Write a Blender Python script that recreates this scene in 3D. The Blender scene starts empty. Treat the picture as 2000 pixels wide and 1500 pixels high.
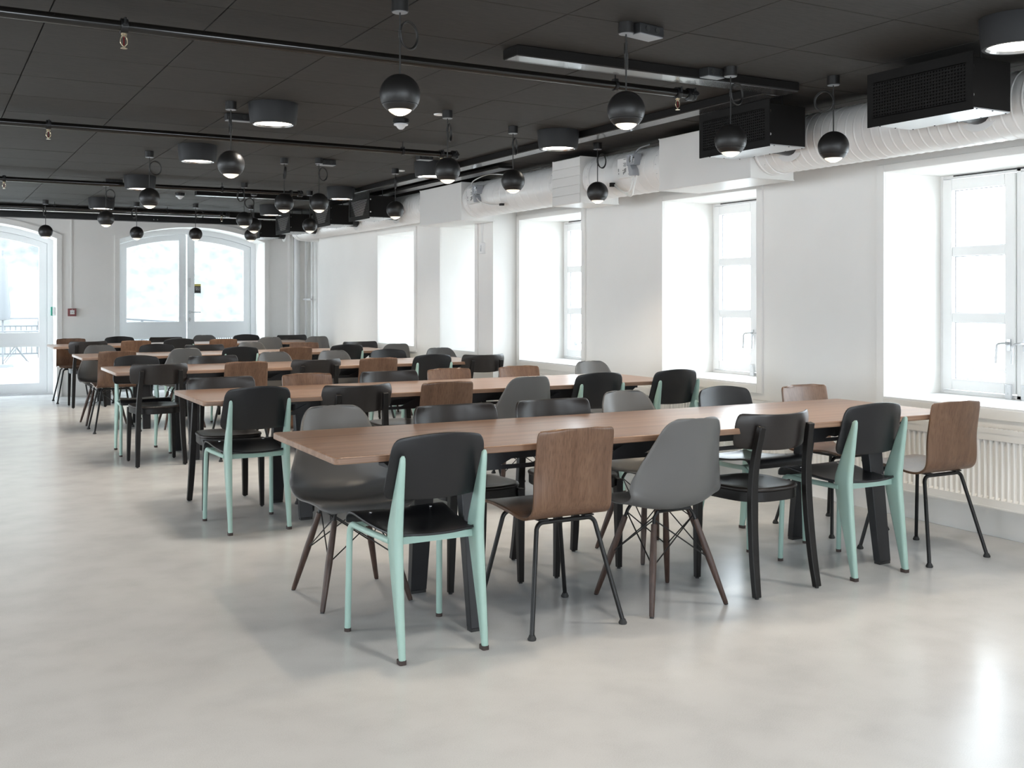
import bpy, bmesh, math, random
from mathutils import Vector, Matrix

random.seed(4)
PI = math.pi
SC = bpy.context.scene
COL = SC.collection

# ------------------------------------------------------------------ camera
F_PX, YAW, EYE, HORIZON = 2061.0, math.radians(29.31), 1.31, 585.0
cam_d = bpy.data.cameras.new('camera')
cam = bpy.data.objects.new('camera', cam_d)
COL.objects.link(cam)
cam_d.sensor_fit = 'HORIZONTAL'
cam_d.sensor_width = 36.0
cam_d.lens = F_PX / 2000 * 36.0
cam_d.shift_y = -(750 - HORIZON) / 2000
cam_d.clip_start = 0.05
cam.location = (0, 0, EYE)
cam.rotation_euler = (PI / 2, 0, -YAW)
SC.camera = cam

# ------------------------------------------------------------------ world, exposure
SC.view_settings.view_transform = 'Standard'
SC.view_settings.look = 'None'
SC.view_settings.exposure = 0.0
SC.view_settings.gamma = 1.0
SC.view_settings.use_curve_mapping = False
SC.cycles.use_denoising = True
SC.cycles.max_bounces = 10
SC.cycles.diffuse_bounces = 6
SC.cycles.glossy_bounces = 4
SC.cycles.transmission_bounces = 6
SC.cycles.transparent_max_bounces = 12
SC.cycles.caustics_reflective = False
SC.cycles.caustics_refractive = False
SC.cycles.sample_clamp_indirect = 6.0
SKY = 13.5
world = bpy.data.worlds.new('overcast_sky')
SC.world = world
world.use_nodes = True
wn = world.node_tree.nodes
wn['Background'].inputs[0].default_value = (0.85, 0.93, 1.0, 1)
wn['Background'].inputs[1].default_value = SKY
PENDANT_W, DRUM_W, LENS_E, DRUM_E = 30.0, 62.0, 6.0, 7.0


def portal(name, loc, rot, sx, sy):
    d = bpy.data.lights.new(name, 'AREA')
    d.shape = 'RECTANGLE'
    d.size, d.size_y = sx, sy
    d.cycles.is_portal = True
    o = bpy.data.objects.new(name, d)
    COL.objects.link(o)
    o.location = loc
    o.rotation_euler = rot
    return o


# ------------------------------------------------------------------ materials
MATS = {}


def mat(name, col, rough=0.5, metal=0.0, spec=0.5, emit=None, es=0.0, coat=0.0):
    m = bpy.data.materials.new(name)
    m.use_nodes = True
    b = m.node_tree.nodes['Principled BSDF']
    b.inputs['Base Color'].default_value = (*col, 1)
    b.inputs['Roughness'].default_value = rough
    b.inputs['Metallic'].default_value = metal
    b.inputs['Specular IOR Level'].default_value = spec
    b.inputs['Coat Weight'].default_value = coat
    if emit:
        b.inputs['Emission Color'].default_value = (*emit, 1)
        b.inputs['Emission Strength'].default_value = es
    MATS[name] = m
    return m


def nodes_of(m):
    nt = m.node_tree
    return nt, nt.nodes, nt.links, nt.nodes['Principled BSDF']


def add_noise_color(m, c1, c2, scale=(1, 1, 1), nscale=4.0, detail=6.0, pos=(0.35, 0.65), bump=0.0, bdist=0.002,
                    rough=None, coord='Object', rnd=0.0, distort=0.0):
    nt, N, L, b = nodes_of(m)
    tc = N.new('ShaderNodeTexCoord')
    mp = N.new('ShaderNodeMapping')
    mp.inputs['Scale'].default_value = scale
    L.new(tc.outputs[coord], mp.inputs['Vector'])
    src = mp.outputs['Vector']
    if rnd:
        oi = N.new('ShaderNodeObjectInfo')
        vm = N.new('ShaderNodeVectorMath')
        vm.operation = 'MULTIPLY_ADD'
        vm.inputs[1].default_value = (rnd, rnd, rnd)
        L.new(oi.outputs['Random'], vm.inputs[0])
        L.new(src, vm.inputs[2])
        src = vm.outputs[0]
    nz = N.new('ShaderNodeTexNoise')
    nz.inputs['Scale'].default_value = nscale
    nz.inputs['Detail'].default_value = detail
    nz.inputs['Distortion'].default_value = distort
    L.new(src, nz.inputs['Vector'])
    cr = N.new('ShaderNodeValToRGB')
    cr.color_ramp.elements[0].position = pos[0]
    cr.color_ramp.elements[1].position = pos[1]
    cr.color_ramp.elements[0].color = (*c1, 1)
    cr.color_ramp.elements[1].color = (*c2, 1)
    L.new(nz.outputs['Fac'], cr.inputs['Fac'])
    L.new(cr.outputs['Color'], b.inputs['Base Color'])
    if rough:
        mr = N.new('ShaderNodeMapRange')
        mr.inputs['To Min'].default_value = rough[0]
        mr.inputs['To Max'].default_value = rough[1]
        L.new(nz.outputs['Fac'], mr.inputs['Value'])
        L.new(mr.outputs['Result'], b.inputs['Roughness'])
    if bump:
        bp = N.new('ShaderNodeBump')
        bp.inputs['Strength'].default_value = bump
        bp.inputs['Distance'].default_value = bdist
        L.new(nz.outputs['Fac'], bp.inputs['Height'])
        L.new(bp.outputs['Normal'], b.inputs['Normal'])
    return nz, cr


# polished concrete
m = mat('concrete', (0.5, 0.49, 0.47), 0.3, spec=0.14)
nt, N, L, B = nodes_of(m)
tc = N.new('ShaderNodeTexCoord')
n1 = N.new('ShaderNodeTexNoise'); n1.inputs['Scale'].default_value = 0.9; n1.inputs['Detail'].default_value = 5; n1.inputs['Distortion'].default_value = 0.6
n2 = N.new('ShaderNodeTexNoise'); n2.inputs['Scale'].default_value = 260; n2.inputs['Detail'].default_value = 3
n3 = N.new('ShaderNodeTexNoise'); n3.inputs['Scale'].default_value = 5; n3.inputs['Detail'].default_value = 8
for q in (n1, n2, n3):
    L.new(tc.outputs['Object'], q.inputs['Vector'])
cr = N.new('ShaderNodeValToRGB')
cr.color_ramp.elements[0].position = 0.3; cr.color_ramp.elements[0].color = (0.53, 0.533, 0.535, 1)
cr.color_ramp.elements[1].position = 0.7; cr.color_ramp.elements[1].color = (0.62, 0.622, 0.62, 1)
L.new(n1.outputs['Fac'], cr.inputs['Fac'])
mx = N.new('ShaderNodeMix'); mx.data_type = 'RGBA'; mx.blend_type = 'MULTIPLY'; mx.inputs['Factor'].default_value = 1.0
cr2 = N.new('ShaderNodeValToRGB')
cr2.color_ramp.elements[0].position = 0.32; cr2.color_ramp.elements[0].color = (0.86, 0.86, 0.86, 1)
cr2.color_ramp.elements[1].position = 0.55; cr2.color_ramp.elements[1].color = (1, 1, 1, 1)
ad = N.new('ShaderNodeMath'); ad.operation = 'MULTIPLY_ADD'; ad.inputs[1].default_value = 0.5
L.new(n2.outputs['Fac'], ad.inputs[0])
hf = N.new('ShaderNodeMath'); hf.operation = 'MULTIPLY'; hf.inputs[1].default_value = 0.5
L.new(n3.outputs['Fac'], hf.inputs[0]); L.new(hf.outputs[0], ad.inputs[2])
L.new(ad.outputs[0], cr2.inputs['Fac'])
L.new(cr.outputs['Color'], mx.inputs['A']); L.new(cr2.outputs['Color'], mx.inputs['B'])
L.new(mx.outputs['Result'], B.inputs['Base Color'])
mr = N.new('ShaderNodeMapRange'); mr.inputs['To Min'].default_value = 0.17; mr.inputs['To Max'].default_value = 0.26
L.new(n3.outputs['Fac'], mr.inputs['Value']); L.new(mr.outputs['Result'], B.inputs['Roughness'])
bp = N.new('ShaderNodeBump'); bp.inputs['Strength'].default_value = 0.04; bp.inputs['Distance'].default_value = 0.002
L.new(n1.outputs['Fac'], bp.inputs['Height']); L.new(bp.outputs['Normal'], B.inputs['Normal'])

m = mat('wall_paint', (0.84, 0.825, 0.80), 0.55, spec=0.3)
add_noise_color(m, (0.835, 0.82, 0.792), (0.865, 0.85, 0.825), nscale=1.5, bump=0.03, bdist=0.002)
mat('trim_paint', (0.84, 0.84, 0.835), 0.35, spec=0.4)
mat('door_paint', (0.80, 0.82, 0.835), 0.35, spec=0.4)
m = mat('ceiling_board', (0.03, 0.027, 0.023), 0.75, spec=0.4)
add_noise_color(m, (0.019, 0.0168, 0.0142), (0.033, 0.029, 0.0247), scale=(14, 90, 1), nscale=1.0, detail=4, pos=(0.3, 0.75), bump=0.12, bdist=0.001, rnd=30.0)
mat('ceiling_void', (0.012, 0.011, 0.010), 0.9, spec=0.1)
mat('black_metal', (0.009, 0.0088, 0.009), 0.36, spec=0.36)
mat('black_gloss_pipe', (0.008, 0.007, 0.006), 0.16, spec=0.5)
mat('tray_metal', (0.035, 0.034, 0.034), 0.24, spec=0.7, coat=0.3)
mat('lamp_black', (0.012, 0.011, 0.0105), 0.40, spec=0.45)
mat('drum_black', (0.022, 0.022, 0.023), 0.6, spec=0.3)
mat('canopy_cap', (0.25, 0.26, 0.28), 0.4)
mat('cable_black', (0.012, 0.011, 0.010), 0.5)
mat('grille_black', (0.0075, 0.0066, 0.006), 0.6, spec=0.16)
mat('galvanised', (0.55, 0.56, 0.57), 0.35, metal=0.8)
mat('chrome', (0.75, 0.75, 0.76), 0.15, metal=1.0)
mat('brass_sprinkler', (0.62, 0.52, 0.36), 0.25, metal=0.8)
mat('red_bulb', (0.12, 0.012, 0.012), 0.2)
mat('white_duct', (0.78, 0.765, 0.745), 0.28, spec=0.5)
mat('white_box', (0.76, 0.745, 0.72), 0.4, spec=0.4)
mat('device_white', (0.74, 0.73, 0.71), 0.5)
mat('device_grey', (0.33, 0.34, 0.36), 0.5)
mat('print_grey', (0.12, 0.12, 0.12), 0.6)
mat('hose_white', (0.8, 0.8, 0.78), 0.35)
mat('radiator_white', (0.80, 0.785, 0.755), 0.35, spec=0.4)
mat('mint_steel', (0.345, 0.50, 0.445), 0.34, spec=0.5)
mat('rubber_brown', (0.045, 0.030, 0.026), 0.6)
mat('rubber_black', (0.02, 0.02, 0.02), 0.6)
mat('black_ply', (0.0105, 0.0105, 0.012), 0.36, spec=0.42)
mat('grey_shell', (0.122, 0.121, 0.119), 0.36, spec=0.5)
mat('black_wood', (0.007, 0.006, 0.0058), 0.42, spec=0.32)
mat('brown_black_plastic', (0.018, 0.0142, 0.0128), 0.34, spec=0.45)
mat('table_steel', (0.017, 0.0172, 0.0195), 0.40, spec=0.42)
mat('red_plastic', (0.22, 0.052, 0.052), 0.4)
mat('green_plastic', (0.02, 0.27, 0.19), 0.4)
mat('yellow_print', (0.55, 0.47, 0.14), 0.6)
mat('sticker_black', (0.03, 0.03, 0.03), 0.5)
mat('sticker_white', (0.7, 0.7, 0.7), 0.5)
mat('pipe_white', (0.70, 0.70, 0.69), 0.35)
mat('deck', (0.42, 0.42, 0.41), 0.8)
mat('rail_grey', (0.05, 0.054, 0.06), 0.6)
mat('rail_pale', (0.16, 0.165, 0.175), 0.6)
m = mat('hill_green', (0.2, 0.24, 0.18), 0.95, spec=0.0)
add_noise_color(m, (0.082, 0.087, 0.085), (0.125, 0.13, 0.125), nscale=3.0, detail=9, pos=(0.3, 0.62))
mat('outdoor_table', (0.075, 0.08, 0.085), 0.6)
mat('lens_light', (0.9, 0.9, 0.88), 0.2, emit=(1.0, 0.86, 0.66), es=LENS_E)
mat('lens_glass', (0.75, 0.72, 0.68), 0.15, emit=(1.0, 0.88, 0.70), es=0.7)
mat('reflector', (0.75, 0.75, 0.75), 0.22, metal=1.0)
mat('lamp_glow', (0.9, 0.9, 0.9), 0.3, emit=(1.0, 0.90, 0.76), es=DRUM_E)
mat('clear_plastic', (0.7, 0.72, 0.74), 0.15)

m = mat('dark_dowel', (0.05, 0.028, 0.02), 0.45)
add_noise_color(m, (0.036, 0.019, 0.014), (0.068, 0.038, 0.028), scale=(60, 60, 4), nscale=1, detail=3)


def wood(name, c1, c2, c3, scale, rough=(0.29, 0.36), rnd=13.0):
    m = mat(name, c2, 0.35, spec=0.5)
    nt, N, L, b = nodes_of(m)
    nz, cr = add_noise_color(m, c1, c3, scale=scale, nscale=1.0, detail=5, pos=(0.28, 0.72), rough=rough, rnd=rnd, distort=0.5)
    e = cr.color_ramp.elements.new(0.5)
    e.color = (*c2, 1)
    n2 = N.new('ShaderNodeTexNoise')
    n2.inputs['Scale'].default_value = 1.0
    n2.inputs['Detail'].default_value = 3
    mp = N.new('ShaderNodeMapping')
    mp.inputs['Scale'].default_value = [s * 7 if s > 5 else s * 2 for s in scale]
    tc = N.new('ShaderNodeTexCoord')
    L.new(tc.outputs['Object'], mp.inputs['Vector'])
    L.new(mp.outputs['Vector'], n2.inputs['Vector'])
    c = N.new('ShaderNodeValToRGB')
    c.color_ramp.elements[0].position = 0.35
    c.color_ramp.elements[0].color = (0.66, 0.62, 0.58, 1)
    c.color_ramp.elements[1].position = 0.55
    c.color_ramp.elements[1].color = (1, 1, 1, 1)
    L.new(n2.outputs['Fac'], c.inputs['Fac'])
    mx = N.new('ShaderNodeMix')
    mx.data_type = 'RGBA'
    mx.blend_type = 'MULTIPLY'
    mx.inputs['Factor'].default_value = 0.75
    L.new(cr.outputs['Color'], mx.inputs['A'])
    L.new(c.outputs['Color'], mx.inputs['B'])
    L.new(mx.outputs['Result'], b.inputs['Base Color'])
    return m


wood('walnut_top', (0.20, 0.112, 0.07), (0.275, 0.165, 0.108), (0.35, 0.222, 0.152), (0.5, 22, 22), rough=(0.285, 0.33))
wood('walnut_ply', (0.118, 0.060, 0.034), (0.15, 0.08, 0.047), (0.185, 0.104, 0.063), (26, 26, 0.8))

m = bpy.data.materials.new('window_glass')
m.use_nodes = True
nt = m.node_tree
for n in list(nt.nodes):
    nt.nodes.remove(n)
out = nt.nodes.new('ShaderNodeOutputMaterial')
tr = nt.nodes.new('ShaderNodeBsdfTransparent')
tr.inputs[0].default_value = (0.95, 0.965, 0.965, 1)
gl = nt.nodes.new('ShaderNodeBsdfGlossy')
gl.inputs['Roughness'].default_value = 0.03
fr = nt.nodes.new('ShaderNodeFresnel')
fr.inputs['IOR'].default_value = 1.35
ms = nt.nodes.new('ShaderNodeMixShader')
geo = nt.nodes.new('ShaderNodeNewGeometry')
inv = nt.nodes.new('ShaderNodeMath')
inv.operation = 'SUBTRACT'
inv.inputs[0].default_value = 1.0
nt.links.new(geo.outputs['Backfacing'], inv.inputs[1])
mul = nt.nodes.new('ShaderNodeMath')
mul.operation = 'MULTIPLY'
nt.links.new(fr.outputs[0], mul.inputs[0])
nt.links.new(inv.outputs[0], mul.inputs[1])
nt.links.new(mul.outputs[0], ms.inputs[0])
nt.links.new(tr.outputs[0], ms.inputs[1])
nt.links.new(gl.outputs[0], ms.inputs[2])
nt.links.new(ms.outputs[0], out.inputs[0])
MATS['window_glass'] = m


# ------------------------------------------------------------------ mesh helpers
class MB:
    def __init__(s):
        s.v = []
        s.f = []

    def add(s, vs, fs):
        o = len(s.v)
        s.v += [tuple(p) for p in vs]
        s.f += [tuple(i + o for i in f) for f in fs]
        return s

    def box(s, x0, x1, y0, y1, z0, z1):
        return s.add([(x0, y0, z0), (x1, y0, z0), (x1, y1, z0), (x0, y1, z0), (x0, y0, z1), (x1, y0, z1), (x1, y1, z1), (x0, y1, z1)],
                     [(0, 3, 2, 1), (4, 5, 6, 7), (0, 1, 5, 4), (1, 2, 6, 5), (2, 3, 7, 6), (3, 0, 4, 7)])

    def prism(s, poly, axis, a, b):
        """extrude a 2-D polygon along an axis: axis x -> poly is (y,z); y -> (x,z); z -> (x,y)"""
        n = len(poly)

        def P(p, t):
            return {'x': (t, p[0], p[1]), 'y': (p[0], t, p[1]), 'z': (p[0], p[1], t)}[axis]
        vs = [P(p, a) for p in poly] + [P(p, b) for p in poly]
        fs = [tuple(range(n - 1, -1, -1)), tuple(range(n, 2 * n))]
        fs += [(i, (i + 1) % n, n + (i + 1) % n, n + i) for i in range(n)]
        return s.add(vs, fs)

    def tube(s, pts, r, seg=10, cap=True, closed=False):
        """sweep along pts; r is a number, list, or a function of index returning a list of (a,b) section offsets"""
        P = [Vector(p) for p in pts]
        n = len(P)
        T = []
        for i in range(n):
            if closed:
                t = P[(i + 1) % n] - P[i - 1]
            else:
                t = P[min(i + 1, n - 1)] - P[max(i - 1, 0)]
            T.append(t.normalized())
        ref = Vector((0, 0, 1)) if abs(T[0].z) < 0.9 else Vector((1, 0, 0))
        nrm = (ref - T[0] * ref.dot(T[0])).normalized()
        vs = []
        k = seg
        for i in range(n):
            nrm = (nrm - T[i] * nrm.dot(T[i])).normalized()
            bi = T[i].cross(nrm)
            if callable(r):
                sec = r(i)
            else:
                rr = r[i] if isinstance(r, (list, tuple)) else r
                sec = [(rr * math.cos(2 * PI * j / seg), rr * math.sin(2 * PI * j / seg)) for j in range(seg)]
            k = len(sec)
            vs += [P[i] + nrm * a + bi * b for a, b in sec]
        fs = []
        for i in range(n if closed else n - 1):
            i2 = (i + 1) % n
            fs += [(i * k + j, i * k + (j + 1) % k, i2 * k + (j + 1) % k, i2 * k + j) for j in range(k)]
        if cap and not closed:
            fs += [tuple(range(k - 1, -1, -1)), tuple(range((n - 1) * k, n * k))]
        return s.add(vs, fs)

    def cyl(s, p, q, r0, r1=None, seg=14):
        return s.tube([p, q], [r0, r0 if r1 is None else r1], seg)

    def lathe(s, prof, c=(0, 0, 0), seg=28, axis='z'):
        """prof: list of (r, h)"""
        vs, fs = [], []
        ring = []
        for r, h in prof:
            if r < 1e-6:
                ring.append([len(vs)])
                vs.append((0, 0, h))
            else:
                ring.append(list(range(len(vs), len(vs) + seg)))
                vs += [(r * math.cos(2 * PI * j / seg), r * math.sin(2 * PI * j / seg), h) for j in range(seg)]
        for a, b in zip(ring, ring[1:]):
            for j in range(seg):
                j2 = (j + 1) % seg
                if len(a) == 1 and len(b) == 1:
                    continue
                if len(a) == 1:
                    fs.append((a[0], b[j2], b[j]))
                elif len(b) == 1:
                    fs.append((a[j], a[j2], b[0]))
                else:
                    fs.append((a[j], a[j2], b[j2], b[j]))

        def T(p):
            x, y, z = p
            if axis == 'x':
                x, y, z = z, x, y
            elif axis == 'y':
                x, y, z = y, z, x
            return (x + c[0], y + c[1], z + c[2])
        return s.add([T(p) for p in vs], fs)

    def grid(s, rows):
        n, k = len(rows), len(rows[0])
        vs = [p for r in rows for p in r]
        fs = [(i * k + j, i * k + j + 1, (i + 1) * k + j + 1, (i + 1) * k + j) for i in range(n - 1) for j in range(k - 1)]
        return s.add(vs, fs)

    def build(s, name, material, parent=None, bevel=0.0, bseg=2, solid=0.0, sub=0, sharp=0.7, offset=0.0):
        me = bpy.data.meshes.new(name)
        me.from_pydata(s.v, [], s.f)
        bm = bmesh.new()
        bm.from_mesh(me)
        bmesh.ops.recalc_face_normals(bm, faces=bm.faces[:])
        for f in bm.faces:
            f.smooth = True
        for e in bm.edges:
            if len(e.link_faces) == 2 and e.calc_face_angle(0) > sharp:
                e.smooth = False
        bm.to_mesh(me)
        bm.free()
        me.materials.append(MATS[material])
        o = bpy.data.objects.new(name, me)
        COL.objects.link(o)
        if parent:
            o.parent = parent
        if sub:
            q = o.modifiers.new('sub', 'SUBSURF')
            q.levels = q.render_levels = sub
        if solid:
            q = o.modifiers.new('solid', 'SOLIDIFY')
            q.thickness = solid
            q.offset = offset
            if not bevel:
                q.bevel_convex = 0
        if bevel:
            q = o.modifiers.new('bevel', 'BEVEL')
            q.width = bevel
            q.segments = bseg
            q.limit_method = 'ANGLE'
            q.angle_limit = 0.6
        return o


def empty(name, loc=(0, 0, 0), rz=0.0, parent=None):
    o = bpy.data.objects.new(name, None)
    o.empty_display_size = 0.1
    COL.objects.link(o)
    o.location = loc
    o.rotation_euler = (0, 0, rz)
    if parent:
        o.parent = parent
    return o


def tag(o, label, cat, group=None):
    o['label'] = label
    o['category'] = cat
    if group:
        o['group'] = group
    return o


def struct(o):
    o['kind'] = 'structure'
    return o


def kids(o):
    return [c for c in bpy.data.objects if c.parent == o]


def copy_tree(o, parent=None, table=None):
    if table is None:
        table = {}
        for q in bpy.data.objects:
            if q.parent:
                table.setdefault(q.parent.name, []).append(q)
    c = o.copy()
    COL.objects.link(c)
    if parent:
        c.parent = parent
    for ch in table.get(o.name, []):
        copy_tree(ch, c, table)
    return c


def rrect(w, d, r, n=5):
    """rounded rectangle polygon, half sizes w, d"""
    pts = []
    for cx, cy, a0 in ((w - r, d - r, 0), (-w + r, d - r, PI / 2), (-w + r, -d + r, PI), (w - r, -d + r, 1.5 * PI)):
        for i in range(n + 1):
            a = a0 + PI / 2 * i / n
            pts.append((cx + r * math.cos(a), cy + r * math.sin(a)))
    return pts


def arcpts(c, r, a0, a1, n, plane='yz'):
    out = []
    for i in range(n + 1):
        a = a0 + (a1 - a0) * i / n
        out.append((c[0] + r * math.cos(a), c[1] + r * math.sin(a)))
    return out


def smooth_path(pts, n=6):
    """Catmull-Rom through pts"""
    P = [Vector(p) for p in pts]
    P = [P[0] * 2 - P[1]] + P + [P[-1] * 2 - P[-2]]
    out = []
    for i in range(1, len(P) - 2):
        a, b, c, d = P[i - 1:i + 3]
        for k in range(n):
            t = k / n
            out.append(0.5 * ((2 * b) + (c - a) * t + (2 * a - 5 * b + 4 * c - d) * t * t + (3 * b - a - 3 * c + d) * t ** 3))
    out.append(P[-2])
    return out


def lerp_tab(tab, t):
    for (a, x), (b, y) in zip(tab, tab[1:]):
        if t <= b:
            k = (t - a) / (b - a) if b > a else 0
            k = k * k * (3 - 2 * k) * 0.5 + k * 0.5
            return x + (y - x) * k
    return tab[-1][1]


# ------------------------------------------------------------------ room shell
ZC = 2.47                    # underside of the ceiling boards
XW, XF, YSTEP, YNICHE, YE = 5.18, 4.908, 9.123, 14.30, 15.4   # window wall, its far part, step, niche, end wall
XL, YB = -5.0, -3.2          # unseen side behind and left of the camera
WT = 0.62                    # wall thickness
REV = 0.5                    # reveal depth

fl = struct(MB().box(XL - WT, XW + WT, YB - WT, YE + WT, -0.12, 0).build('floor', 'concrete'))

# windows of the right wall: (y0, y1, z0, z1)
WIN = [(1.18, 2.27), (3.44, 4.534), (5.665, 6.75), (7.934, 9.051)]
WZ0, WZ1 = 0.704, 2.093
FWIN = [(9.484, 10.30), (10.988, 12.076)]
FZ0, FZ1 = 0.77, 2.093


def wall_along_y(mb, x0, x1, y0, y1, opens, z0, z1, top):
    y = y0
    for a, b in opens:
        mb.box(x0, x1, y, a, 0, top)
        mb.box(x0, x1, a, b, 0, z0)
        mb.box(x0, x1, a, b, z1, top)
        y = b
    mb.box(x0, x1, y, y1, 0, top)


TOP = ZC + 0.25
mb = MB()
wall_along_y(mb, XW, XW + WT, YB, YSTEP, WIN, WZ0, WZ1, TOP)
struct(mb.build('wall_right', 'wall_paint'))
mb = MB()
wall_along_y(mb, XF, XW + WT, YSTEP, YNICHE, FWIN, FZ0, FZ1, TOP)
mb.box(5.06, XW + WT, YNICHE, YE, 0, TOP)
struct(mb.build('wall_right_far', 'wall_paint'))


def arch_z(x, xc, hw, zs, rise):
    r = (hw * hw + rise * rise) / (2 * rise)
    t = max(-hw, min(hw, x - xc))
    return zs - (r - rise) + math.sqrt(max(0, r * r - t * t))


D1 = dict(xc=0.595, hw=1.017, zs=2.13, rise=0.205)
D2 = dict(xc=3.43, hw=1.017, zs=2.148, rise=0.195)
mb = MB()
xs = [(XL, D1['xc'] - D1['hw']), (D1['xc'] + D1['hw'], D2['xc'] - D2['hw']), (D2['xc'] + D2['hw'], XW + WT)]
for a, b in xs:
    mb.box(a, b, YE, YE + WT, 0, TOP)
for D in (D1, D2):
    n = 24
    for i in range(n):
        a = D['xc'] - D['hw'] + 2 * D['hw'] * i / n
        b = a + 2 * D['hw'] / n
        mb.prism([(a, arch_z(a, **D)), (b, arch_z(b, **D)), (b, TOP), (a, TOP)], 'y', YE, YE + WT)
struct(mb.build('wall_end', 'wall_paint'))

# unseen left and rear walls with window openings that let the daylight in
LW = [(-1.9, -0.8), (0.9, 2.0), (3.7, 4.8), (6.5, 7.6), (8.9, 10.5), (11.4, 14.2)]  # last openings enlarged to throw more daylight on the end wall
mb = MB()
wall_along_y(mb, XL - WT, XL, YB - WT, YE + WT, LW, 0.5, 2.2, TOP)
struct(mb.build('wall_left', 'wall_paint'))
RW = [(-3.6, -1.8), (-0.6, 1.2), (2.4, 4.2)]
mb = MB()
x = XL
for a, b in RW:
    mb.box(x, a, YB - WT, YB, 0, TOP)
    mb.box(a, b, YB - WT, YB, 0, 0.5)
    mb.box(a, b, YB - WT, YB, 2.2, TOP)
    x = b
mb.box(x, XW + WT, YB - WT, YB, 0, TOP)
struct(mb.build('wall_back', 'wall_paint'))

# ceiling: dark slab plus the fibre boards that can be told apart
ceil = struct(MB().box(XL - WT, XW + WT, YB - WT, YE + WT, ZC + 0.02, ZC + 0.3).build('ceiling', 'ceiling_void'))
PX, PY = 0.614, 0.592
pm = None
for i in range(-2, 8):
    for j in range(-5, 17):
        x0, y0 = 0.457 + i * PX, 5.41 + j * PY
        if y0 > YE - 0.3 or y0 + PY < 2.2:
            continue
        if pm is None:
            pm = MB().box(0.0025, PX - 0.0025, 0.0025, PY - 0.0025, 0, 0.018).build('panel', 'ceiling_board', ceil, bevel=0.0015, bseg=1)
            p = pm
        else:
            p = pm.copy()
            COL.objects.link(p)
        p.location = (x0, y0, ZC + random.uniform(0, 0.0012))
# boards of the unseen rest of the room
MB().box(XL, 0.457 - 2 * PX, YB, YE, ZC, ZC + 0.019).box(0.457 - 2 * PX, XW, YB, 5.41 - 5 * PY, ZC, ZC + 0.019).build('panel_field', 'ceiling_board', ceil)

# daylight portals at every opening
for i, (a, b) in enumerate(WIN + FWIN):
    portal('portal', (XW + WT + 0.03, (a + b) / 2, 1.4), (0, PI / 2, 0), 1.5, b - a + 0.1)
for a, b in LW:
    portal('portal', (XL - WT - 0.03, (a + b) / 2, 1.35), (0, -PI / 2, 0), 1.8, b - a + 0.1)
for a, b in RW:
    portal('portal', ((a + b) / 2, YB - WT - 0.03, 1.35), (PI / 2, 0, 0), b - a + 0.1, 1.8)
for D in (D1, D2):
    portal('portal', (D['xc'], YE + WT + 0.03, 1.2), (-PI / 2, 0, 0), 2.1, 2.4)


# ------------------------------------------------------------------ windows of the right wall
def frame_box(mb, y0, y1, z0, z1, x0, x1, w):
    mb.box(x0, x1, y0, y0 + w, z0, z1)
    mb.box(x0, x1, y1 - w, y1, z0, z1)
    mb.box(x0, x1, y0 + w, y1 - w, z0, z0 + w)
    mb.box(x0, x1, y0 + w, y1 - w, z1 - w, z1)


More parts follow.
